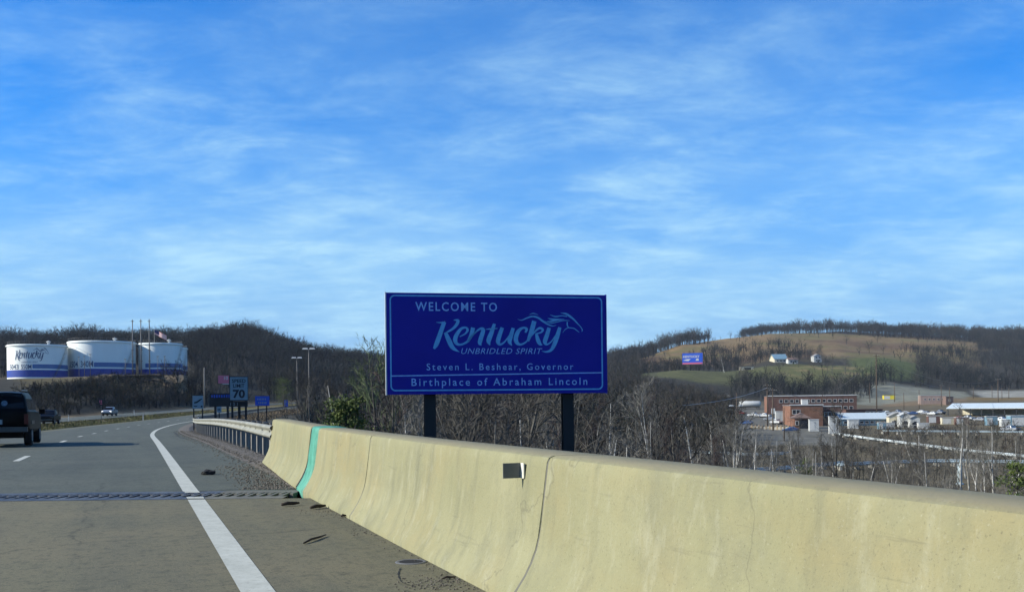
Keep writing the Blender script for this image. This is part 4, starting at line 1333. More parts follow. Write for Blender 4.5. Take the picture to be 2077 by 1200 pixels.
for k, (u, lab) in enumerate(((268.5, 'left of the three tall thin masts in front of the tanks'), (285.5, 'middle of the three tall thin masts in front of the tanks'), (302.5, 'right of the three tall thin masts in front of the tanks'))):
    t = simple_pole('mast', lab, u, 648 - (1 if k else 0), 376, .26, 'mast', 'tall masts by the tanks', 'galv_dark')
    H = P(u, 648, 376).z - t.location.z
    for h in (.25, .45, .62, .8, .97):
        MB().box(0, -.05, H * h, 1.1, .25, .22).build('bracket', M['galv_dark'], t)
# short posts and lights along the tank pad
for k, (u, vt, lab) in enumerate(((160, 724, 'first'), (171, 723, 'second'), (183, 719, 'third'), (254, 729, 'fourth'), (320, 723, 'fifth'), (334, 723, 'sixth'))):
    t = simple_pole('lamp_post', lab + ' from the left of the short thin posts in front of the tanks', u, vt, 374, .13, 'post', 'short posts before the tanks', 'galv_dark')
    H = P(u, vt, 374).z - t.location.z
    MB().box(0, 0, H + .1, .8, .3, .25).build('fixture', M['galv'], t)
def flag():
    Y = 452
    top = P(313, 667, Y); gz = T1(top.x, top.y); H = top.z - gz
    t = thing('flagpole', 'flagpole with striped flag streaming right behind the right tank', 'flagpole', (top.x, top.y, gz))
    MB().tube([(0, 0, 0), (0, 0, H)], [.16, .09], 8).build('pole', M['galv'], t, True)
    def wave(x): return .35 * math.sin(x * 1.3)
    n = 12; Lx = 5.4; Hz = 2.5
    def patch(x0, x1, z0, z1, m, nm, dy=0):
        vs = []; fs = []
        for i in range(n + 1):
            x = x0 + (x1 - x0) * i / n
            for z in (z0, z1):
                vs.append((x + .1, wave(x) + dy, H - .1 - z - x * .52))
        for i in range(n): fs.append((2 * i, 2 * i + 2, 2 * i + 3, 2 * i + 1))
        o = MB().add(vs, fs).build(nm, M[m], t)
        o.modifiers.new('s', 'SOLIDIFY').thickness = .02
    for k in range(7):
        patch(0 if k > 3 else Lx * .4, Lx, Hz * k / 7, Hz * (k + .5) / 7, 'flag_red', 'stripe')
        if k < 6: patch(0 if k > 3 else Lx * .4, Lx, Hz * (k + .5) / 7, Hz * (k + 1) / 7, 'flag_white', 'stripe')
    patch(0, Lx * .4, 0, Hz * 4 / 7, 'flag_blue', 'canton')
flag()
# low block house and pipework on the tank pad edge
def rocks():
    for (u, Y, w, h, d, lab, sd) in ((222, 318, 5.5, 4.2, 4, 'pale lit sandstone outcrop on the slope below the tanks', 4), (255, 322, 12, 3.0, 5, 'long dark rock ledge right of the pale outcrop', 5), (310, 322, 15, 3.6, 5, 'broad dark rock ledge below the three masts', 6), (357, 315, 6, 7.0, 5, 'upright pale rock face low on the slope right of the tanks', 7)):
        p = G(u, Y)
        bm = bmesh.new(); bmesh.ops.create_cube(bm, size=1)
        bmesh.ops.subdivide_edges(bm, edges=bm.edges[:], cuts=5, use_grid_fill=True)
        r_ = random.Random(sd)
        for v in bm.verts:
            layer = math.floor((v.co.z + .5) * 6)
            rr = random.Random(sd * 100 + layer)
            v.co = Vector((v.co.x * w * (1 + rr.uniform(-.12, .12)) + r_.uniform(-.3, .3), v.co.y * d + rr.uniform(-.7, .7) + r_.uniform(-.25, .25), v.co.z * h + r_.uniform(-.15, .15)))
        me = bpy.data.meshes.new('rock_outcrop'); bm.to_mesh(me); bm.free(); me.materials.append(M['rock'] if sd in (4, 7) else M['hedge'])
        o = link('rock_outcrop', me, None, (p.x, p.y, p.z + h * .1))
        tag(o, lab, 'rock', 'rock outcrops of the road cut')
rocks()
# high lamp masts right of the road
simple_pole('high_lamp_mast', 'tall lamp mast with white lamp cluster, nearer of two', 626, 708, 190, .11, 'lamp post', 'lamp masts by the wooded hill', 'wood_grey', lamp=(-.3, .3))
simple_pole('high_lamp_mast', 'shorter lamp mast with white lamp cluster, further left', 602, 726, 230, .11, 'lamp post', 'lamp masts by the wooded hill', 'wood_grey', lamp=(-.3, .3))
simple_pole('thin_post', 'thin pale post left of the pink board in the wooded slope', 414, 745, 300, .22, 'post', None, 'wood_grey')

# ------------------------------------------------------------------ the valley on the right
def wire(name, label, a, b, sag, r=.05, m='wire', group=None):
    a, b = Vector(a), Vector(b); mid = (a + b) / 2
    pts = []
    for k in range(13):
        f = k / 12; q = a.lerp(b, f); q.z -= sag * 4 * f * (1 - f); pts.append(q - mid)
    o = MB().tube(pts, r, 4).build(name, M[m], None, False, mid)
    tag(o, label, 'cable', group)
POLES = [
    (1556, 778, 300, .22, (.6, 1.6), 'tall wooden pole with two crossarms beside the left end of the brick buildings'),
    (1567, 786, 285, .22, (.8,), 'dark wooden pole just right of the tall crossarm pole'),
    (1494, 796, 255, .18, (), 'thin pole at the left end of the parking lot'),
    (1590, 826, 235, .16, (), 'short thin dark pole in front of the brown roofed entrance'),
    (1777, 718, 330, .24, (.6,), 'tallest wooden pole in the valley, standing alone over the yard'),
    (1668, 800, 330, .18, (.6,), 'wooden pole among the trees right of the brick building'),
    (1764, 776, 560, .25, (), 'far pole left of the tallest pole by the dark slope'),
    (1814, 775, 560, .25, (), 'far pole on the grey lot above the yellow machine'),
    (1833, 796, 470, .2, (), 'dark pole in front of the grey lot'),
    (1864, 790, 480, .2, (), 'pole at the left end of the long beige trailer'),
    (1909, 780, 500, .2, (.5,), 'pole at the right part of the long beige trailer'),
    (1926, 784, 470, .2, (), 'leaning dark pole just right of the beige trailer'),
    (1974, 785, 560, .2, (), 'left pole on the tan field above the white roof'),
    (2024, 767, 420, .22, (.5,), 'tall pole crossing the white shed roof'),
    (2032, 786, 560, .2, (), 'middle pole on the tan field above the white roof'),
    (2046, 786, 570, .2, (), 'right pole on the tan field above the white roof'),
    (2012, 782, 600, .2, (), 'thin far pole between the others above the white roof'),
]
pole_tops = {}
for (u, vt, Y, r, arms, lab) in POLES:
    simple_pole('utility_pole', lab, u, vt, Y, r, 'utility pole', 'utility poles in the valley', 'wood', arms=arms)
    pole_tops[u] = P(u, vt + 6, Y)
# lot light with heads
t = simple_pole('lot_light', 'dark lamp pole with two pale heads at the parking lot corner', 1495, 823, 238, .13, 'lamp post', None, 'sign_dark', lamp=(-.6, .4))
wire('power_cable', 'thick pale cable sloping down left from the tall crossarm pole', P(1556, 786, 300), P(1385, 822, 190), .8, .05, 'trim', 'overhead cables')
wire('power_cable', 'cable running right from the tall crossarm pole over the brick building', P(1556, 786, 300), P(1668, 803, 330), 1.2, .05, 'wire', 'overhead cables')
wire('power_cable', 'upper cable from the tallest pole down to the right', P(1777, 722, 330), P(2024, 770, 420), 4.5, .045, 'wire', 'overhead cables')
wire('power_cable', 'lower cable from the tallest pole down to the right', P(1777, 727, 330), P(1909, 785, 500), 2.0, .045, 'wire', 'overhead cables')
wire('power_cable', 'cable running left from the tallest pole', P(1777, 722, 330), P(1668, 803, 330), 1.5, .045, 'wire', 'overhead cables')

win_cache = {}
def window(w, h):
    k = (round(w, 2), round(h, 2))
    if k not in win_cache:
        fr = MB()
        fr.box(-w / 2, 0, 0, .12, .12, h + .12).box(w / 2, 0, 0, .12, .12, h + .12).box(0, 0, h / 2, w - .12, .12, .12).box(0, -.03, -h / 2, w + .1, .2, .12)
        win_cache[k] = (MB().box(0, .03, 0, w, .05, h).mesh('pane', M['pane']), fr.mesh('frame', M['trim']))
    return win_cache[k]
def add_window(t, x, y, z, w, h, rz=0.0):
    pane, fr = window(w, h)
    o = link('window', fr, t, (x, y, z), rz)
    link('pane', pane, o)
def block(name, label, u0, u1, Y, H, D, wall, roof, rz=0.0, cat='building', rows=(), parapet=.5, door=None, roofkind='flat', side=None, over=.4, zbase=None, group=None):
    a = G(u0, Y); b = G(u1, Y)
    W = b.x - a.x
    W = W / math.cos(rz)
    cx = (a.x + b.x) / 2
    gz = (a.z + b.z) / 2 if zbase is None else zbase
    t = thing(name, label, cat, (cx, Y, gz), rz, group)
    wl = MB().box(0, D / 2, H / 2 - .75, W, D, H + 1.5)
    wl.build('walls', M[wall], t)
    if side:
        MB().box(-W / 2 - .02, D / 2, H / 2 - .75, .04, D * .999, H * 1.0 + 1.4).build('end_wall', M[side], t)
    if roofkind == 'flat':
        MB().box(0, D / 2, H + .06, W + over, D + over, .12).build('roof', M[roof], t)
        if parapet:
            MB().box(0, -over / 2 + .1, H + .12 + parapet / 2, W + over, .2, parapet).build('parapet', M['trim'] if parapet < .35 else M[wall], t)
    elif roofkind == 'gable':
        e = over; hr = D * .28
        vs = [(-W / 2 - e, -e, H), (W / 2 + e, -e, H), (W / 2 + e, D + e, H), (-W / 2 - e, D + e, H), (-W / 2 - e, D / 2, H + hr), (W / 2 + e, D / 2, H + hr)]
        vs += [(x, y, z - .15) for x, y, z in vs]
        MB().add(vs, [(0, 1, 5, 4), (2, 3, 4, 5), (6, 10, 11, 7), (8, 11, 10, 9), (0, 6, 7, 1), (2, 8, 9, 3), (0, 4, 10, 6), (4, 3, 9, 10), (1, 7, 11, 5), (5, 11, 8, 2)]).build('roof', M[roof], t)
        MB().add([(-W / 2 + .01, 0.01, H - .1), (-W / 2 + .01, D - .01, H - .1), (-W / 2 + .01, D / 2, H + hr - .2), (W / 2 - .01, .01, H - .1), (W / 2 - .01, D - .01, H - .1), (W / 2 - .01, D / 2, H + hr - .2)], [(0, 2, 1), (3, 4, 5)]).build('gable', M[wall], t)
    elif roofkind == 'gable_y':
        e = over; hr = W * .3
        vs = [(-W / 2 - e, -e, H), (W / 2 + e, -e, H), (W / 2 + e, D + e, H), (-W / 2 - e, D + e, H), (0, -e, H + hr), (0, D + e, H + hr)]
        vs += [(x, y, z - .15) for x, y, z in vs]
        MB().add(vs, [(0, 4, 5, 3), (1, 2, 5, 4), (6, 9, 11, 10), (7, 10, 11, 8), (0, 6, 10, 4), (4, 10, 7, 1), (2, 8, 11, 5), (5, 11, 9, 3), (0, 3, 9, 6), (1, 7, 8, 2)]).build('roof', M[roof], t)
        MB().add([(-W / 2, .01, H - .1), (W / 2, .01, H - .1), (0, .01, H + hr - .2), (-W / 2, D - .01, H - .1), (W / 2, D - .01, H - .1), (0, D - .01, H + hr - .2)], [(0, 1, 2), (3, 5, 4)]).build('gable', M[wall], t)
    elif roofkind == 'hip':
        e = over; hr = min(W, D) * .36; q = min(W, D) / 2
        vs = [(-W / 2 - e, -e, H), (W / 2 + e, -e, H), (W / 2 + e, D + e, H), (-W / 2 - e, D + e, H), (-W / 2 + q, D / 2, H + hr), (W / 2 - q, D / 2, H + hr)] if W >= D else \
             [(-W / 2 - e, -e, H), (W / 2 + e, -e, H), (W / 2 + e, D + e, H), (-W / 2 - e, D + e, H), (0, q, H + hr), (0, D - q, H + hr)]
        if W >= D: fs = [(0, 1, 5, 4), (1, 2, 5), (2, 3, 4, 5), (3, 0, 4), (0, 3, 2, 1)]
        else: fs = [(0, 1, 4), (1, 2, 5, 4), (2, 3, 5), (3, 0, 4, 5), (0, 3, 2, 1)]
        MB().add(vs, fs).build('roof', M[roof], t)
    for (z, n, w, h, x0, x1) in rows:
        for k in range(n):
            x = -W / 2 + W * (x0 + (x1 - x0) * (k + .5) / n)
            add_window(t, x, -.03, z, w, h)
    if door:
        for (x, w, h, m) in door:
            d = MB().box(-W / 2 + W * x, -.04, h / 2, w, .1, h).build('door', M[m], t)
            MB().box(-W / 2 + W * x + w * .35, -.12, h * .48, .08, .06, .2).build('handle', M['galv'], d)
    return t
b1 = block('brick_building', 'long two storey brick building with a row of dark windows and pale roof edge', 1561, 1733, 430, 7.6, 16, 'brick_dark', 'roof_grey', rz=-.16, rows=((5.5, 14, 1.5, 1.3, .12, .97), (2.3, 12, 1.5, 1.5, .2, .97)), parapet=.3, side='brick', door=((.06, 1.6, 2.4, 'trim'),))  # shaded front and sunlit left end painted in as two brick tones
b2 = block('brick_office', 'square orange brick office block with pale flat roof in front of the long building', 1604, 1668, 318, 6.6, 14, 'brick', 'roof_grey', rz=-.1, rows=((4.6, 2, 1.2, 1.4, .06, .3), (1.8, 1, 1.2, 1.4, .05, .2)), parapet=.28)
b3 = block('brick_wing', 'dark brick wing stretching right from the orange office block', 1669, 1705, 322, 6.0, 13, 'brick_dark', 'roof_grey', rz=-.1, rows=((3.6, 4, 1.2, 1.3, .1, .9),), parapet=.28)
b4 = block('gate_house', 'small brick entrance with steep brown hipped roof', 1612, 1642, 300, 3.2, 6.5, 'brick', 'roof_brown', rz=-.1, roofkind='hip', rows=((1.7, 1, .9, 1.2, .05, .25),), door=((.62, 2.8, 2.6, 'pane'),), over=.5)
block('red_shed', 'low dark red open shed between the wing and the yellow machine', 1716, 1790, 372, 3.4, 8, 'brick_dark', 'brick_dark', parapet=0, rows=((1.6, 4, 1.8, 2.0, .55, .98),), over=.6)
block('long_low_shed', 'long low white roofed shed in the yard behind the bare trees', 1705, 1800, 318, 2.2, 7, 'roof_blue', 'roof_white', roofkind='gable', over=.5, rows=((1.1, 8, 1.2, .8, .05, .95),))
for k, (u, Y, w, h) in enumerate(((1816, 312, 24, 3.2), (1836, 306, 20, 3.6), (1856, 302, 18, 3.0))):
    block('yard_house', ('left', 'middle', 'right')[k] + ' of three small cream white gabled sheds in the yard', u - w / 2, u + w / 2, Y, h, 5, 'wall_white' if k != 0 else 'wall_cream', 'wall_white' if k == 1 else 'roof_grey', roofkind='gable_y', rz=-.2, rows=((1.3, 2, .9, 1.0, .15, .85),), door=((.5, .9, 2.0, 'pane'),), over=.3, group='small sheds in the yard')
block('trailer', 'long pinkish beige trailer on the far lot', 1868, 1918, 520, 4.6, 4, 'trailer', 'roof_white', rz=-.12, rows=((2.6, 5, .9, .8, .1, .95),), parapet=0, over=.2, cat='trailer')
block('trailer_office', 'dark brown box at the right end of the beige trailer', 1919, 1934, 512, 4.4, 4, 'roof_brown', 'roof_grey', parapet=0, rows=((2.4, 1, .9, 1.0, .2, .8),), cat='shed')
def white_shed():
    a = G(1932, 395); b = G(2125, 372)
    L = (b - a).length; rz = math.atan2(b.y - a.y, b.x - a.x)
    z = T1(a.x, a.y); 
    zt = zof(1960, 817, 400)
    t = thing('open_shed', 'long open shed with bright white sloping metal roof at the right', 'shed', ((a.x + b.x) / 2, (a.y + b.y) / 2, z), rz)
    e = zt - z; W = 15; eh = e - 1.9
    vs = [(-L / 2, -W / 2, eh), (L / 2, -W / 2, eh), (L / 2, 0, e), (-L / 2, 0, e), (L / 2, W / 2, eh), (-L / 2, W / 2, eh)]
    vs += [(x, y, q - .2) for x, y, q in vs]
    MB().add(vs, [(0, 1, 2, 3), (3, 2, 4, 5), (6, 9, 8, 7), (9, 11, 10, 8), (0, 6, 7, 1), (4, 10, 11, 5), (0, 3, 9, 6), (3, 5, 11, 9), (1, 7, 8, 2), (2, 8, 10, 4)]).build('roof', M['roof_white'], t)
    n = 9
    for k in range(n):
        x = -L / 2 + .6 + (L - 1.2) * k / (n - 1)
        for y in (-W / 2 + .3, W / 2 - .3):
            MB().box(x, y, eh / 2 - .5, .3, .3, eh + 1).build('post', M['sign_dark'], t)
    MB().box(0, W / 2 - .6, eh * .4, L * .9, .2, eh * .8).build('back_wall', M['wall_cream'], t)
white_shed()
# houses on the hill, shed roof
block('hill_house', 'house with big grey blue gabled roof on the green hillside', 1572, 1598, 812, 3.0, 16, 'wall_cream', 'roof_blue', roofkind='gable', rows=((1.6, 3, 1.4, 1.2, .1, .9),), over=.6)
block('white_house', 'small bright white house right of the grey blue roofed house', 1600, 1620, 800, 3.2, 7, 'wall_white', 'roof_brown', roofkind='gable', rows=((1.7, 2, 1.8, 1.4, .1, .9),), door=((.5, 1.0, 2.1, 'pane'),))
block('far_house', 'pale house half hidden in bare trees on the hillside', 1652, 1668, 815, 5.0, 8, 'wall_white', 'roof_grey', roofkind='gable_y', rows=((1.5, 2, 1.2, 1.4, .1, .9), (4.0, 2, 1.2, 1.2, .1, .9)), door=((.5, 1.0, 2.1, 'pane'),))
block('barn', 'low tan open barn with pale flat roof on the green hill', 1503, 1529, 760, 2.2, 7, 'wall_cream', 'roof_white', parapet=0, rz=-.1, over=.8, door=((.55, 5.0, 1.7, 'black'),))
for k, (u, Y) in enumerate(((972, 620), (1030, 640), (1078, 610))):
    pass
def tanker():
    p = G(1521, 500)
    t = thing('tank_trailer', 'white cylindrical tank trailer parked at the far end of the lot', 'trailer', p, -.25)
    prof = []
    n = 12; R = 1.45; L = 11
    pts = [(-L / 2, 0, 2.6), (-L / 2 + .25, 0, 2.6), (-L / 2 + .8, 0, 2.6), (L / 2 - .8, 0, 2.6), (L / 2 - .25, 0, 2.6), (L / 2, 0, 2.6)]
    MB().tube(pts, [.5, 1.1, R, R, 1.1, .5], 18).build('tank', M['wall_white'], t, True)
    MB().box(0, 0, .95, L * .9, 1.6, .3).build('frame', M['sign_dark'], t)
    for x in (-3.8, -2.6, 3.6, 4.7):
        for y in (-1, 1):
            w = MB().wheel((0, 0, 0), .5, .3).build('wheel', M['tyre'], t, True)
            w.location = (x, y, .5); w.rotation_euler = (0, 0, math.pi / 2)
    for x in (-1.5, 1.5):
        MB().lathe([(.35, 0), (.35, .3), (.01, .35)], 10, (x, 0, 2.6 + R - .05)).build('hatch', M['galv'], t)
tanker()
CARS = [
    (1484, 826, 560, 'car', 'car_white', 1.2, 'white car at the left edge of the lot beyond the tank trailer'),
    (1541, 840, 400, 'pickup', 'car_white', .9, 'white pickup left of the dark poles by the brick building'),
    (1549, 842, 395, 'car', 'car_silver', .7, 'silver car tucked behind the white pickup'),
    (1563, 843, 388, 'pickup', 'car_white', .8, 'white pickup nearest the left corner of the brick building'),
    (1500, 858, 262, 'car', 'car_silver', 1.3, 'grey car parked under the lot lamp'),
    (1585, 849, 330, 'pickup', 'car_white', .4, 'white truck beside the orange brick office'),
    (1619, 866, 278, 'car', 'car_blue', 1.4, 'blue green car in front of the brown roofed entrance'),
    (1746, 838, 345, 'car', 'car_white', .3, 'white car left in the yard row'),
    (1795, 828, 400, 'car', 'car_blue', .3, 'dark blue car in the yard near the red shed'),
    (1830, 828, 405, 'pickup', 'car_silver', .3, 'silver pickup in the far yard row'),
    (1876, 832, 420, 'car', 'car_white', .3, 'white car left of the white shed'),
    (1885, 836, 400, 'car', 'car_silver', .3, 'silver car just in front of the white car by the shed'),
    (1900, 838, 395, 'car', 'car_white', .4, 'second white car by the left end of the white shed'),
    (2045, 842, 330, 'pickup', 'car_white', .4, 'white pickup under the right end of the white shed'),
    (2066, 858, 270, 'pickup', 'car_silver', .4, 'silver pickup at the right edge of the picture'),
]
CARS += [
    (1716, 0, 338, 'pickup', 'car_white', .5, 'white pickup left of the long low shed'),
    (1760, 0, 395, 'car', 'car_red', .2, 'small red car in front of the red shed'),
    (1778, 0, 392, 'car', 'car_silver', .2, 'silver car at the foot of the tallest pole'),
    (1812, 0, 395, 'pickup', 'car_white', 1.4, 'white pickup behind the left cream shed'),
    (1846, 0, 400, 'car', 'car_white', 1.3, 'white car behind the middle cream shed'),
    (1862, 0, 396, 'car', 'car_blue', 1.3, 'blue car behind the right cream shed'),
    (1915, 0, 402, 'pickup', 'car_silver', .2, 'silver pickup at the left end of the white shed'),
    (1955, 0, 352, 'car', 'car_red', .4, 'dark red car in front of the white shed'),
    (1975, 0, 350, 'pickup', 'car_white', .4, 'white pickup in front of the middle of the white shed'),
    (1998, 0, 345, 'car', 'car_silver', .5, 'silver car in front of the white shed, right of the pickup'),
    (1572, 0, 360, 'car', 'car_silver', 1.0, 'silver car between the tall poles and the orange office'),
    (1526, 0, 330, 'car', 'car_blue', .9, 'blue car in the middle of the parking lot'),
    (1512, 0, 420, 'pickup', 'car_red', .9, 'red pickup in front of the tank trailer'),
]
for (u, v, Y, kind, paint, rz, lab) in CARS:
    p = G(u, Y)
    vehicle('parked_' + ('car' if kind == 'car' else 'pickup'), lab, p, rz, CAR if kind == 'car' else PICK, paint, kind, 'vehicles parked in the valley')
def box_unit(name, label, u, Y, w, h, d, m, cat='cabinet', top='trim'):
    p = G(u, Y)
    t = thing(name, label, cat, p, -.15)
    MB().box(0, 0, h / 2 - .1, w, d, h + .2).build('body', M[m], t)
    MB().box(0, 0, h + .13, w + .2, d + .2, .12).build('lid', M[top], t)
    MB().box(-w * .2, -d / 2 - .02, h * .48, w * .5, .04, h * .8).build('door', M['trim'], t)
box_unit('utility_cabinet', 'white cabinet right of the brown roofed entrance', 1650, 282, 2.6, 3.2, 2.2, 'wall_white')
box_unit('utility_cabinet', 'white cabinet left of the orange brick office', 1580, 338, 2.4, 4.0, 2.2, 'wall_white')
box_unit('utility_cabinet', 'pale panel cabinet on the dark pole right of the brick wing', 1690, 268, 2.4, 4.6, 1.5, 'wall_white')
for k, (u, Y, w, h, m, lab) in enumerate((
        (1730, 300, 3.0, 2.4, 'wall_white', 'white crate like cabinet left in the yard'),
        (1788, 296, 2.2, 1.8, 'roof_blue', 'blue grey cabinet below the tallest pole'),
        (1800, 300, 3.6, 1.6, 'wall_white', 'low white bin left of the cream sheds'),
        (1872, 296, 3.0, 1.6, 'wall_white', 'low white bin right of the cream sheds'),
        (1895, 330, 4.5, 2.4, 'brick_dark', 'dark red bin among the scrub left of the white shed'),
        (1925, 322, 5.0, 2.0, 'wall_cream', 'cream bin in front of the white shed'),
        (1950, 318, 4.0, 2.2, 'brick_dark', 'rusty heap like bin in front of the white shed'),
        (2010, 310, 3.2, 2.6, 'roof_blue', 'blue grey cabinet in front of the white shed'),
        (2040, 300, 3.2, 2.0, 'wall_white', 'white cabinet near the right edge of the yard'),
        (1632, 330, 2.0, 8.2, 'trim', 'pale unit standing on the roof line of the orange office'),
        (1660, 420, 2.4, 3.0, 'trim', 'pale unit between the office and the long brick building'))):
    box_unit('yard_unit', lab, u, Y, w, h, 2.2, m, 'cabinet')
box_unit('yellow_machine', 'bright yellow machine parked on the grey lot', 1803, 585, 6.5, 2.2, 3, 'yellow', 'machine', 'yellow')
box_unit('storage_box', 'grey blue container at the right edge of the valley', 2070, 300, 7, 3.0, 4, 'roof_blue', 'container', 'roof_white')
def fence_wall():
    a = G(1522, 300); b = G(1612, 285)
    L = (b - a).length; rz = math.atan2(b.y - a.y, b.x - a.x)
    t = thing('low_wall', 'low tan stone wall with dark openings along the valley road', 'wall', ((a.x + b.x) / 2, (a.y + b.y) / 2, (a.z + b.z) / 2), rz)
    for k in range(12):
        x = -L / 2 + L * (k + .5) / 12
        MB().box(x, 0, .5, L / 12 * .35, .5, 1.4).build('pier', M['rock'], t)
    MB().box(0, 0, .35, L, .35, 1.0).build('base', M['concrete'], t)
fence_wall()
# billboard on the green rise
def billboard():
    Y = 700
    a = P(1384, 716, Y); b = P(1425, 738, Y)
    W = b.x - a.x; H = a.z - b.z; cx = (a.x + b.x) / 2; gz = T1(cx, Y)
    t = thing('billboard', 'blue billboard with white lettering and red strip on the green hill', 'billboard', (cx, Y, gz), -.35)
    zc = (a.z + b.z) / 2 - gz
    MB().box(0, 0, zc, W, .5, H).build('panel', M['sign_blue2'], t)
    MB().box(0, -.3, zc - H * .42, W * .98, .1, H * .13).build('red_strip', M['pink'], t)
    V, F = fit_text('KENTUCKY', -.46 * W, .36 * W, zc + H * .08, zc + H * .30, bold=.03)
    MB().add([(x, -.27, z) for x, z in V], F).build('lettering', M['wall_white'], t)
    MB().add([(-.46 * W, -.27, zc - H * .15), (-.2 * W, -.27, zc - H * .2), (-.08 * W, -.27, zc - H * .02), (-.3 * W, -.27, zc - H * .04)], [(0, 1, 2, 3)]).build('print', M['trim'], t)
    MB().add([(.16 * W, -.27, zc - H * .18), (.32 * W, -.27, zc - H * .18), (.30 * W, -.27, zc + H * .0), (.2 * W, -.27, zc + H * .0)], [(0, 1, 2, 3)]).build('print', M['wall_white'], t)
    MB().tube([(-W * .1, .6, -1), (-W * .1, .6, zc)], .6, 10).build('post', M['sign_dark'], t, True)
    MB().box(0, -.5, zc - H / 2 - .1, W, .9, .12).build('catwalk', M['galv_dark'], t)
billboard()
# pipe runs in the valley
def pipe_run(label, pts, r, n, m, gap=1.0, lift=1.0):
    P3 = [G(u, Y, lift) for u, Y in pts]
    c = sum(P3, Vector()) / len(P3)
    t = thing('pipe_run', label, 'pipes', (c.x, c.y, T1(c.x, c.y)), 0, 'pipe runs in the valley')
    o = Vector((c.x, c.y, T1(c.x, c.y)))
    q = spline([tuple(p) for p in P3], 6)
    for k in range(n):
        MB().tube([Vector(p) + Vector((0, gap * (k - (n - 1) / 2), (.25 if k % 2 else 0))) - o for p in q], r * (1 if k % 2 == 0 else .7), 8).build('pipe', M[m], t, True)
    for p in q[::2]:
        MB().box(p[0] - o.x, p[1] - o.y, p[2] - o.z - lift / 2 - .5, .35, gap * n + .3, lift + .6).build('support', M['concrete'], t)
pipe_run('long pale pipe run crossing the valley below the yard', [(1690, 262), (1760, 235), (1850, 208), (1940, 186), (2060, 168), (2200, 150)], .15, 3, 'pipe_white', .45, .5)
pipe_run('three parallel blue grey pipes just beyond the barrier', [(1502, 138), (1560, 140), (1640, 146), (1720, 152)], .17, 3, 'pipe', .9, .6)
pipe_run('blue grey pipe run continuing right among the bare trees', [(1700, 146), (1800, 150), (1900, 152), (2000, 150), (2160, 146)], .15, 3, 'pipe', .6, .7)
pipe_run('thin pipe run in the scrub left of the three pipes', [(1380, 190), (1450, 182), (1520, 176), (1600, 178)], .13, 2, 'pipe', .7, .5)
pipe_run('faint pipe run in front of the yard sheds', [(1790, 265), (1880, 262), (1980, 258), (2120, 250)], .10, 2, 'pipe', .5, .8)
p = G(1945, 118)
t = thing('standpipe', 'pale blue upright pipe among the trees at the right', 'pipe', p)
MB().tube([(0, 0, -.2), (0, 0, 2.4), (.15, 0, 2.8), (.5, 0, 2.9)], .28, 10).build('pipe', M['pipe'], t, True)
MB().lathe([(.45, 0), (.45, .15), (.28, .18)], 12).build('flange', M['pipe'], t)

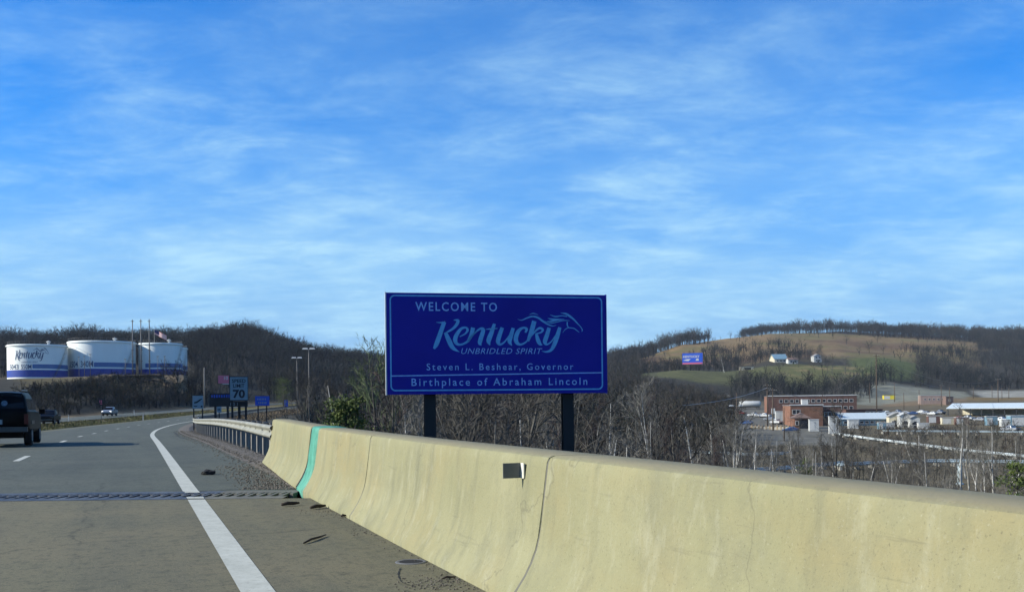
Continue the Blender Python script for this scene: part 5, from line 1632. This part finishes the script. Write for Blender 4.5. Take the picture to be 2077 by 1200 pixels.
# ------------------------------------------------------------------ trees
def gen_tree(seed, H=10.0, kind='spread'):
    r = random.Random(seed)
    trunk = MB(); crown_pts = {'v': [], 'f': []}
    crown = MB()
    def rnd_perp(d):
        a = Vector((r.gauss(0, 1), r.gauss(0, 1), r.gauss(0, 1)))
        a = a - d * a.dot(d)
        return a.normalized()
    def path(p, d, L, n, wob, up):
        pts = [p.copy()]; d = d.normalized()
        for k in range(n):
            d = (d + rnd_perp(d) * wob * r.uniform(.3, 1) + Vector((0, 0, up))).normalized()
            p = p + d * (L / n); pts.append(p.copy())
        return pts
    def spike(p, d, L, w):
        d = d.normalized(); s = rnd_perp(d) * w / 2
        q = p + d * L + rnd_perp(d) * L * .12
        m_ = p + d * L * .5 + rnd_perp(d) * L * .07
        crown.add([p - s, p + s, m_ + s * .8, m_ - s * .8, q], [(0, 1, 2, 3), (3, 2, 4)])
    def tri(p, d, L, w):
        d = d.normalized(); s = rnd_perp(d) * w / 2
        crown.add([p - s, p + s, p + d * L], [(0, 1, 2)])
    r0 = H * (.013 if kind != 'sapling' else .0085)
    n0 = 9
    fork = r.random() < .45 and kind == 'spread'
    tp = path(Vector((0, 0, -.4)), Vector((r.uniform(-.12, .12), r.uniform(-.12, .12), 1)), H * (.92 if not fork else .8), n0, .10 if kind != 'sapling' else .07, .08)
    tr = [r0 * (1 - .85 * (k / n0)) for k in range(n0 + 1)]
    tr[0] *= 1.35
    trunk.tube(tp, tr, 6)
    leaders = [(tp, tr, 0)]
    if fork:
        b = tp[4]; d = (tp[5] - tp[4]).normalized(); d = (d + rnd_perp(d) * .55).normalized()
        fp = path(b, d, H * .55, 6, .12, .12); fr = [tr[4] * .8 * (1 - .85 * k / 6) for k in range(7)]
        trunk.tube(fp, fr, 5); leaders.append((fp, fr, 4))
    nl = {'spread': 13, 'upright': 11, 'sapling': 9}[kind]
    for (lp, lr, off) in leaders:
        m = len(lp) - 1
        cnt = nl if off == 0 else nl // 2 + 1
        for k in range(cnt):
            f = (.28 if kind == 'spread' else .22 if kind == 'sapling' else .3) + .70 * (k + r.random() * .8) / cnt
            f = min(f, .98) if off == 0 else min(.15 + f * .8, .97)
            i = min(int(f * m), m - 1); g = f * m - i
            p = lp[i].lerp(lp[i + 1], g); rr = lr[i] * (1 - g) + lr[i + 1] * g
            d = (lp[i + 1] - lp[i]).normalized()
            spread = {'spread': 1.15, 'upright': .72, 'sapling': .62}[kind] * (1.15 - .5 * f)
            d1 = (d + rnd_perp(d) * spread * r.uniform(.7, 1.2)).normalized()
            L1 = H * {'spread': .40, 'upright': .34, 'sapling': .24}[kind] * (1.12 - .75 * f) * r.uniform(.7, 1.25)
            bp = path(p, d1, L1, 4, .18, .10)
            rb = max(rr * .6, .014)
            crown.tube(bp, [rb * (1 - .8 * q / 4) for q in range(5)], 4, cap=False)
            n2 = 6 if kind != 'sapling' else 4
            for q in range(n2):
                f2 = .25 + .75 * (q + r.random()) / n2
                f2 = min(f2, .99); i2 = min(int(f2 * 4), 3); p2 = bp[i2].lerp(bp[i2 + 1], f2 * 4 - i2)
                d2 = (bp[i2 + 1] - bp[i2]).normalized(); d2 = (d2 + rnd_perp(d2) * r.uniform(.5, 1.1) + Vector((0, 0, .15))).normalized()
                L2 = L1 * .5 * (1.1 - .5 * f2) * r.uniform(.7, 1.3)
                sp = path(p2, d2, L2, 3, .22, .08)
                crown.tube(sp, [.020, .016, .011, .005], 3, cap=False)
                for s in range(6):
                    f3 = min(.2 + .8 * (s + r.random()) / 6, .99); i3 = min(int(f3 * 3), 2); p3 = sp[i3].lerp(sp[i3 + 1], f3 * 3 - i3)
                    d3 = (sp[i3 + 1] - sp[i3]).normalized(); d3 = (d3 + rnd_perp(d3) * r.uniform(.5, 1.2) + Vector((0, 0, .1))).normalized()
                    L3 = L2 * .5 * r.uniform(.6, 1.3)
                    spike(p3, d3, L3, .020)
                    for w_ in range(3):
                        d4 = (d3 + rnd_perp(d3) * r.uniform(.6, 1.2)).normalized()
                        tri(p3 + d3 * L3 * r.uniform(.2, .9), d4, L3 * .6 * r.uniform(.6, 1.3), .017)
    return trunk, crown

PROTO = {}
for kind, n in (('spread', 5), ('upright', 4), ('sapling', 4)):
    for k in range(n):
        tk, cr = gen_tree(100 + k * 7 + len(kind), 10.0, kind)
        PROTO[(kind, k)] = (tk, cr)
_tm = {}
def tree_mesh(key, bark, twig):
    kk = (key, bark, twig)
    if kk not in _tm:
        tk, cr = PROTO[key]
        _tm[kk] = (tk.mesh('trunk', M[bark], True), cr.mesh('crown', M[twig]))
    return _tm[kk]
def tree(kind, x, y, H, label, group=None, bark='bark', twig='twig', idx=None, name='bare_tree', z=None, wide=1.0):
    n = {'spread': 5, 'upright': 4, 'sapling': 4}[kind]
    k = random.randrange(n) if idx is None else idx
    a, b = tree_mesh((kind, k), bark, twig)
    s = H / 10.0
    t = thing(name, label, 'tree', (x, y, (T1(x, y) if z is None else z) - .1), random.uniform(0, 6.28), group)
    t.scale = (s * wide * random.uniform(.9, 1.12), s * wide * random.uniform(.9, 1.12), s)
    t.rotation_euler = (random.uniform(-.05, .05), random.uniform(-.05, .05), t.rotation_euler[2])
    link('trunk', a, t); link('crown', b, t)
    return t
def scatter(n, u0, u1, y0, y1, ok=None, mind=0.0):
    out = []
    tries = 0
    while len(out) < n and tries < n * 40:
        tries += 1
        Y = math.sqrt(random.random() * (y1 * y1 - y0 * y0) + y0 * y0)
        u = random.uniform(u0, u1); x = (u - CU) / FPX * Y
        if ok and not ok(u, Y, x): continue
        if mind and any((x - a) ** 2 + (Y - b) ** 2 < mind * mind for a, b, *_ in out): continue
        out.append((x, Y, u))
    return out
def hmax(u, x, Y):
    v = np.interp(u, [330, 385, 420, 480, 560, 620, 680, 740, 780, 800, 1225, 1245, 1300, 1400, 1500, 1560, 1700, 2077], [758, 745, 722, 715, 720, 722, 715, 702, 692, 640, 640, 724, 735, 775, 815, 868, 872, 880]) + random.gauss(4, 9) + abs(random.gauss(0, 12))
    if u > 1540 and random.random() < .35: v -= random.uniform(14, 46)
    return max(1.5, zof(u, v, Y) - T1(x, Y))
def clear_road(x, Y, a=6.0):
    o = float(road_off(x, Y)); return o > a or o < -36
def size_word(H, a, b): return 'short' if H < a else ('tall' if H > b else 'middling')
def zone(u, table):
    for lim, word in table:
        if u < lim: return word
    return table[-1][1]
COLW = {'twig': 'grey', 'twig_red': 'reddish brown', 'twig_pale': 'pale barked'}
ZA = [(700, 'left of the small evergreen'), (785, 'between evergreen and welcome sign'), (865, 'below the left end of the sign'), (1010, 'right of the left sign post'), (1140, 'left of the right sign post'), (1245, 'below the right end of the sign'), (1370, 'just right of the welcome sign'), (1600, 'left of the parking lot')]
ZB = [(785, 'left of the welcome sign'), (1235, 'behind the welcome sign'), (1600, 'right of the welcome sign')]
ZR = [(1600, 'in front of the parking lot'), (1700, 'in front of the brick office'), (1800, 'in front of the long low shed'), (1900, 'in front of the cream sheds'), (2000, 'below the beige trailer'), (3000, 'below the white roofed shed')]
ZF = [(1600, 'left of the hillside houses'), (1745, 'around the hillside houses'), (1870, 'right of the tallest pole'), (3000, 'in the grove above the far lot')]
ZL = [(390, 'below the right tank'), (440, 'behind the pale square sign'), (510, 'behind the speed limit sign'), (700, 'behind the bright blue road sign')]
# thicket close behind the barrier, under and around the big sign
for (x, y, u) in scatter(112, 614, 1500, 30, 115, lambda u, Y, x: clear_road(x, Y, 6) and not (Y < 44 and abs(u - 700) < 40), 1.5):
    top = {True: 10.5}.get(u < 1250, 9.0) * random.uniform(.62, 1.08)
    top = min(top * 1.15, hmax(u, x, y))
    kd = random.choice(('spread', 'upright', 'sapling', 'sapling'))
    pale = random.random() < (.24 if u > 1050 else .10)
    tw = 'twig_pale' if pale else random.choice(('twig', 'twig', 'twig_red'))
    form = 'slim' if kd == 'sapling' else ('upright' if kd == 'upright' else 'spreading')
    tree(kd, x, y, top, '%s %s bare tree %s, %s the thicket' % (form, COLW[tw], zone(u, ZA), 'fronting' if y < 65 else 'deep in'), 'bare trees of the thicket behind the barrier', 'bark_pale' if pale else 'bark', tw)
for (x, y, u) in scatter(26, 590, 1500, 110, 230, lambda u, Y, x: clear_road(x, Y, 8), 3):
    tw = random.choice(('twig', 'twig', 'twig_red')); kd = random.choice(('spread', 'upright')); hh = min(random.uniform(9, 13), hmax(u, x, y))
    tree(kd, x, y, hh, '%s %s %s tree of the wood beyond the thicket, %s' % (size_word(hh, 9, 11), COLW[tw], 'broad' if kd == 'spread' else 'narrow', zone(u, ZB)), 'bare trees of the wood beyond the thicket', 'bark', tw)
# slope right of the barrier: slender pale trees
for (x, y, u) in scatter(70, 1500, 2090, 60, 130, None, 1.8):
    H = min(random.uniform(4.0, 8.5), hmax(u, x, y))
    kd = random.choice(('upright', 'sapling', 'sapling', 'spread')); pl = random.random() < .68
    tree(kd, x, y, H, '%s %s bare %s %s' % (size_word(H, 4.5, 6), 'pale' if pl else 'dull grey', 'sapling' if kd == 'sapling' else 'tree', zone(u, ZR)), 'slender bare trees below the barrier at right', 'bark_pale' if pl else 'bark', 'twig_pale' if pl else 'twig')
# trees with a look of their own
NOTABLE = [
    ('upright', 1450, 96, 8.6, 'bark_pale', 'twig_pale', 'white barked tree with clear trunk left of the parking lot', 1.1, 0),
    ('spread', 1330, 100, 9.5, 'bark_pale', 'twig_pale', 'tall pale sycamore like tree right of the welcome sign', .9, 1),
    ('upright', 1945, 84, 7.6, 'bark_pale', 'twig_pale', 'white forked tree standing out at the right above the barrier', 1.0, 2),
    ('upright', 1965, 88, 6.6, 'bark_pale', 'twig_pale', 'white tree just right of the white forked tree', .9, 3),
    ('spread', 1690, 78, 7.6, 'bark', 'twig', 'dark trunked leaning tree in front of the brick wing', .8, 0),
    ('spread', 1860, 92, 6.6, 'bark_pale', 'twig_pale', 'broad pale tree in front of the small cream sheds', 1.0, 3),
    ('spread', 1470, 690, 13, 'bark_pale', 'twig_pale', 'pale tree right beside the blue billboard', 1.2, 2),
    ('spread', 1545, 560, 15, 'bark', 'twig', 'large spreading tree behind the left end of the brick building', 1.4, 1),
    ('spread', 1690, 690, 20, 'bark', 'twig', 'largest dark tree beside the hillside houses', 1.2, 0),
    ('spread', 1702, 480, 17, 'bark', 'twig_pale', 'big bare tree rising behind the brick building', 1.2, 3),
    ('spread', 1632, 96, 8.0, 'bark', 'twig', 'grey spreading tree in front of the brown roofed entrance', .8, 2),
    ('upright', 1722, 90, 8.5, 'bark', 'twig_pale', 'tall thin tree in front of the left end of the low shed', .8, 1),
    ('upright', 2012, 86, 8.0, 'bark_pale', 'twig_pale', 'tall pale tree in front of the open white shed', .9, 0),
    ('upright', 950, 42, 12.5, 'bark', 'twig', 'dark trunk rising between the two sign posts, left one', 1.0, 1),
    ('spread', 1010, 45, 12.5, 'bark', 'twig', 'dark forked trunk rising between the two sign posts, right one', 1.0, 2),
    ('upright', 902, 50, 12.0, 'bark', 'twig', 'dark trunk just right of the left sign post', 1.0, 3),
]
for (kd, u, Y, H, bk, tw, lab, wd, ix) in NOTABLE:
    p = G(u, Y)
    vtop = {1450: 832, 1330: 752, 1945: 818, 1965: 832, 1690: 796, 1860: 834, 1632: 842, 1722: 826, 2012: 836}.get(u)
    if vtop: H = zof(u, vtop, Y) - p.z
    tree(kd, p.x, p.y, H, lab, None, bk, tw, ix, wide=wd)
# trees of the hillside fields
for (x, y, u) in scatter(38, 1480, 1990, 560, 860, lambda u, Y, x: (1600 < u < 1740 and Y > 770) or (1850 < u and Y > 690) or (u < 1600 and 560 < Y < 640) or (1610 < u < 1720 and 690 < Y < 720), 5):
    hh = random.uniform(9, 16)
    tree('spread', x, y, hh, '%s dark bare tree on the far hillside %s' % (size_word(hh, 11, 14), zone(u, ZF)), 'bare trees around the hillside fields', 'bark', 'twig', wide=1.1)
# roadside wood edge on the left hill
for (x, y, u) in scatter(22, 330, 600, 270, 380, lambda u, Y, x: clear_road(x, Y, 9), 4):
    kd = random.choice(('spread', 'upright')); hh = min(random.uniform(7, 11), hmax(u, x, y))
    tree(kd, x, y, hh, '%s %s bare tree at the hill foot %s' % (size_word(hh, 5, 8), 'broad' if kd == 'spread' else 'narrow', zone(u, ZL)), 'bare trees at the foot of the wooded hill', 'bark', 'twig')

# evergreen by the barrier and green shrubs
def evergreen(name, label, u, Y, H, R, n, m='leaf_green', seed=1, cone=True, ztop=None):
    p = G(u, Y)
    if ztop is not None: H = ztop - p.z
    t = thing(name, label, 'tree', p)
    MB().tube([(0, 0, -.3), (.05, 0, H * .5), (0, .05, H * .96)], [H * .022, H * .014, .01], 6).build('trunk', M['bark'], t, True)
    r = np.random.default_rng(seed)
    V = []; F = []
    nb = n // 40
    k = 0
    stems = MB()
    for b in range(nb):
        zc = H * (.10 + .88 * r.random() ** (.8))
        rad = R * ((1.02 - zc / H) ** .8 if cone else math.sqrt(max(.05, 1 - (2 * zc / H - 1.1) ** 2)))
        an = r.uniform(0, 6.28); rr = rad * r.uniform(.25, 1.0) * (1.35 if r.random() < .12 else 1.0)
        c = np.array([rr * math.cos(an), rr * math.sin(an), zc + .25 * rr])
        stems.tube([(0, 0, max(.1, zc - .45 * rr)), tuple(c * np.array([.55, .55, 1]) - np.array([0, 0, .1 * rr])), tuple(c)], [.022, .015, .006], 4, cap=False)
        cs = R * r.uniform(.08, .24)
        for q in range(int(r.uniform(18, 62))):
            a = c + r.normal(0, cs, 3) * np.array([1, 1, .6])
            d = r.normal(0, 1, 3); d[2] += .5; d /= np.linalg.norm(d); s = np.cross(d, r.normal(0, 1, 3)); s /= np.linalg.norm(s) + 1e-6
            L = r.uniform(.06, .24) * (R / 1.2) ** .5; w = r.uniform(.018, .05) * (R / 1.2) ** .5
            V += [a - s * w, a + s * w, a + d * L]; F.append((k, k + 1, k + 2)); k += 3
    stems.build('stems', M['bark'], t)
    link('foliage', np_mesh('foliage', np.array(V), np.array(F), M[m]), t)
    return t
evergreen('evergreen_tree', 'small bushy green evergreen rising behind the far end of the barrier', 702, 40, 6, 1.10, 8000, ztop=zof(702, 806, 40), cone=False)
evergreen('evergreen_shrub', 'low green shrub at the right edge just above the barrier', 2062, 52, 2.6, 1.1, 3600, seed=2, cone=False, ztop=zof(2062, 938, 52))
evergreen('evergreen_shrub', 'small green shrub in the scrub right of the three pipes', 1630, 92, 1.6, .9, 1800, seed=3, cone=False, ztop=zof(1630, 930, 92))
evergreen('dark_cedar', 'dark green cedar on the slope of the wooded hill beside the lamp masts', 575, 330, 9, 3.6, 4200, seed=4, cone=False)
p = G(768, 58)
lt = tree('spread', p.x, p.y, (zof(768, 676, 58) - p.z), 'tree with pale green spring leaves just left of the welcome sign', None, 'bark', 'leaf_spring', 4, name='budding_tree', wide=.9)

# scrub and far woods: one mass each
def sap_proto(seed, H=1.0, nb=9, nt=22, w=.010):
    """unit-height bare tree of single triangles: trunk, limbs reaching a rounded crown, twigs"""
    r = np.random.default_rng(seed); V = []; F = []
    def tri(p, d, L, wd):
        s = np.cross(d, r.normal(0, 1, 3)); s /= np.linalg.norm(s) + 1e-9
        k = len(V); V.extend([p - s * wd / 2, p + s * wd / 2, p + d * L]); F.append((k, k + 1, k + 2))
    lean = np.array([r.normal(0, .05), r.normal(0, .05), 1.0])
    for _ in range(2): tri(np.zeros(3), lean, .88, w * 2.4)
    rx = r.uniform(.24, .34); rz = r.uniform(.26, .34); zc = r.uniform(.62, .70)
    for b in range(nb):
        an = 2 * math.pi * (b * .382 + r.random() * .3); ph = math.acos(1 - 1.25 * (b + .5) / nb)
        tgt = np.array([rx * math.sin(ph) * math.cos(an), rx * math.sin(ph) * math.sin(an), zc + rz * math.cos(ph)]) * r.uniform(.85, 1.1)
        f = r.uniform(.25, .55) if ph > .8 else r.uniform(.4, .7)
        p = lean * .88 * f
        d = tgt - p; L = np.linalg.norm(d); d /= L
        for _ in range(2): tri(p, d, L, w * 1.25)
        for q in range(max(1, nt // 3)):
            g = r.uniform(.35, 1.0) ** .7; pp = p + d * L * g * .95
            e = d * .7 + r.normal(0, .55, 3); e[2] += .2; e /= np.linalg.norm(e)
            tri(pp, e, r.uniform(.07, .17), w * .8)
    return np.array(V), np.array(F)
def mass(name, label, cat, pts, hmin, hmax, colours, nb, nt, w, wide=1.0, seed=1):
    protos = [sap_proto(seed * 50 + k, 1, nb, nt, w) for k in range(6)]
    pts = np.asarray(pts); n = len(pts)
    z = T(pts[:, 0], pts[:, 1])
    H = rng.uniform(hmin, hmax, n) * (.62 + .66 * vnoise(pts[:, 0], pts[:, 1], 28, seed + 9)); A = rng.uniform(0, 6.28, n); ix = rng.integers(0, 6, n)
    cl = np.array(colours); cc = cl[rng.integers(0, len(cl), n)] * rng.uniform(.55, 1.25, (n, 1)) * (.45 + 1.1 * fbm(pts[:, 0], pts[:, 1], 45, seed))[:, None] * .50
    VV = []; FF = []; CC = []; base = 0
    for k in range(6):
        s = np.where(ix == k)[0]
        if not len(s): continue
        V, F = protos[k]
        c, q = np.cos(A[s])[:, None], np.sin(A[s])[:, None]
        h = H[s][:, None]; wd = wide * rng.uniform(.85, 1.2, (len(s), 1))
        X = (V[None, :, 0] * c - V[None, :, 1] * q) * h * wd + pts[s, 0][:, None]
        Yv = (V[None, :, 0] * q + V[None, :, 1] * c) * h * wd + pts[s, 1][:, None]
        Z = V[None, :, 2] * h + z[s][:, None] - .2
        VV.append(np.stack([X, Yv, Z], -1).reshape(-1, 3))
        FF.append((F[None] + (np.arange(len(s)) * len(V))[:, None, None]).reshape(-1, 3) + base)
        CC.append(np.repeat(np.column_stack([cc[s], np.ones(len(s))]), len(V), 0))
        base += len(s) * len(V)
    o = link(name, np_mesh(name, np.vstack(VV), np.vstack(FF), M['woods'], 'cover', np.vstack(CC)))
    return tag(o, label, cat, kind='stuff')
def area_pts(dens, u0, u1, y0, y1, ok=None):
    ar = (u1 - u0) / FPX * (y1 * y1 - y0 * y0) / 2
    n = int(ar * dens)
    Y = np.sqrt(rng.random(n) * (y1 * y1 - y0 * y0) + y0 * y0); u = rng.uniform(u0, u1, n)
    X = (u - CU) / FPX * Y
    k = np.ones(n, bool)
    if ok is not None: k = ok(u, Y, X)
    return np.column_stack([X, Y])[k]
def offroad(u, Y, X, a=7.0):
    o = road_off(X, Y); return (o > a) | (o < -35) | (Y > 480)
GREYS = [(.085, .084, .074), (.110, .102, .086), (.064, .066, .060), (.100, .084, .070), (.068, .080, .062)]
DARKS = [(.035, .048, .054), (.050, .058, .058), (.026, .036, .044), (.040, .056, .048), (.078, .080, .076)]
# hill behind the tanks and the wooded hill by the bend
p1 = area_pts(1 / 32., -60, 780, 470, 900, lambda u, Y, X: ~((u < 385) & (Y < 490)))
mass('hill_wood', 'dense dark bare wood covering the hills behind the tanks', 'wood', p1, 9, 17, DARKS, 10, 36, .012, 1.15, 1)
p1 = area_pts(1 / 22., 330, 780, 230, 470, lambda u, Y, X: offroad(u, Y, X, 10) & ~((u < 400) & (Y > 355)))
mass('slope_wood', 'bare wood on the slope above the road bend', 'wood', p1, 5, 10, DARKS + GREYS[:1], 8, 24, .013, 1.2, 2)
p1 = area_pts(1 / 5., -40, 420, 205, 335, lambda u, Y, X: offroad(u, Y, X) & (820 - (T(X, Y) - CAM_H) * FPX / Y - (u - CU) * ROLL > np.interp(u, [0, 75, 150, 230, 330, 400], [822, 799, 784, 769, 764, 764])))
mass('cut_scrub', 'tangled dark scrub on the road cut below the tanks', 'scrub', p1, 1.6, 4.6, DARKS + [(.065, .070, .036), (.085, .068, .044)], 7, 21, .026, 1.7, 3)
# wood in the middle distance, behind the sign
p1 = area_pts(1 / 26., 560, 1300, 120, 1000, lambda u, Y, X: offroad(u, Y, X, 10) & ((u > 655) | (Y > 300)))
mass('valley_wood', 'grey brown bare wood filling the valley behind the welcome sign', 'wood', p1, 8, 13, GREYS, 8, 24, .013, 1.2, 4)
p1 = area_pts(1 / 18., 1240, 1490, 125, 640, lambda u, Y, X: (Y < 600 - (u - 1240) * .25))
mass('valley_thicket', 'bare thicket between the welcome sign and the green rise', 'wood', p1, 5, 10, GREYS + [(.15, .125, .095)], 8, 24, .012, 1.2, 5)
p1 = np.vstack([area_pts(1 / 4.5, 614, 1500, 30, 130, lambda u, Y, X: offroad(u, Y, X, 5.5)), area_pts(1 / 9., 1490, 2120, 55, 190)])
mass('undergrowth', 'low brown brush and saplings under the trees beyond the barrier', 'brush', p1, .9, 3.4, DARKS + GREYS + [(.17, .14, .10), (.24, .21, .16), (.10, .10, .05)], 7, 21, .011, 1.2, 6)
p1 = area_pts(1 / 14., 1490, 2120, 170, 300, lambda u, Y, X: ~((u < 1710) & (Y > 205)))
mass('valley_scrub', 'scattered brown scrub around the pipes in the valley', 'scrub', p1, 1.0, 3.6, GREYS + [(.19, .14, .10)], 7, 21, .016, 1.5, 7)
# ridge on the right and hedges of the hillside
def ridge_ok(u, Y, X):
    return (((u > 1505) & (Y > 1290)) | ((u > 1985) & (Y > 1020)) | ((u > 1330) & (u < 1440) & (Y > 1080) & (Y < 1200)) | (u < 1330) | ((u > 1740) & (Y > 1215)))
p1 = area_pts(1 / 34., 1230, 2140, 960, 1400, ridge_ok)
mass('ridge_wood', 'dark bare wood along the ridge on the right skyline', 'wood', p1, 10, 19, DARKS + GREYS[:2], 9, 33, .014, 1.0, 8)
def hedge_ok(u, Y, X):
    nz = fbm(X, Y, 70, 31)
    a = (u < 1500) & (Y > 775) & (Y < 900)
    b = (u > 1480) & (u < 1740) & (Y > 830) & (Y < 930) & (nz > .42)
    c = (u > 1860) & (Y > 670) & (nz > .40)
    d = (u > 1480) & (u < 1770) & (Y > 585) & (Y < 655)
    e = (u > 1735) & (u < 1890) & (Y > 650) & (Y < 690)
    f = (Y > 900) & (Y < 1010) & (nz > .60)
    return a | b | c | d | e | f
p1 = np.vstack([area_pts(1 / 30., 1250, 2140, 560, 1010, hedge_ok), area_pts(1 / 1500., 1290, 2000, 690, 1260)])
mass('hillside_groves', 'dark bare groves and hedges dividing the hillside fields', 'wood', p1, 5, 13, DARKS + GREYS[:1], 8, 24, .016, 1.25, 9)

# dry grass along the road
def grass(name, label, rects, n, h0, h1, m):
    V = []; F = []; k = 0
    for (o0, o1, y0, y1) in rects:
        for _ in range(n):
            y = y0 + (y1 - y0) * rng.random() ** 1.5; o = rng.uniform(o0, o1)
            p = RP(o, y); z = T1(p.x, p.y)
            for b in range(3):
                a = rng.uniform(0, 6.28); L = rng.uniform(h0, h1); w = .012 + y * .0006
                dx, dy = math.cos(a), math.sin(a)
                V += [(p.x - dy * w, p.y + dx * w, z - .02), (p.x + dy * w, p.y - dx * w, z - .02), (p.x + dx * L * .5 + rng.normal(0, .05), p.y + dy * L * .5, z + L)]
                F.append((k, k + 1, k + 2)); k += 3
    o = link(name, np_mesh(name, np.array(V), np.array(F), M[m]))
    tag(o, label, 'grass', kind='stuff')
grass('median_grass', 'short dry green and tan grass of the median strip', [(-19, -9.4, 60, 260)], 6000, .12, .35, 'grass')
grass('verge_grass', 'tan dry grass behind the guardrail', [(3.0, 9.0, 24, 260)], 6000, .15, .5, 'grass_tan')

# ------------------------------------------------------------------ the air of the valley
def haze():
    m = bpy.data.materials.new('haze')
    m.use_nodes = True
    nt = m.node_tree; nt.nodes.clear()
    out = nt.nodes.new('ShaderNodeOutputMaterial'); v = nt.nodes.new('ShaderNodeVolumePrincipled')
    v.inputs['Color'].default_value = (.80, .88, 1.0, 1)
    v.inputs['Density'].default_value = 0.00006
    v.inputs['Anisotropy'].default_value = 0.0
    nt.links.new(v.outputs[0], out.inputs['Volume'])
    o = MB().box(0, 0, 60, 14600, 14600, 160).build('haze', m)
    tag(o, 'thin pale blue haze over the whole valley', 'haze', kind='stuff')
haze()
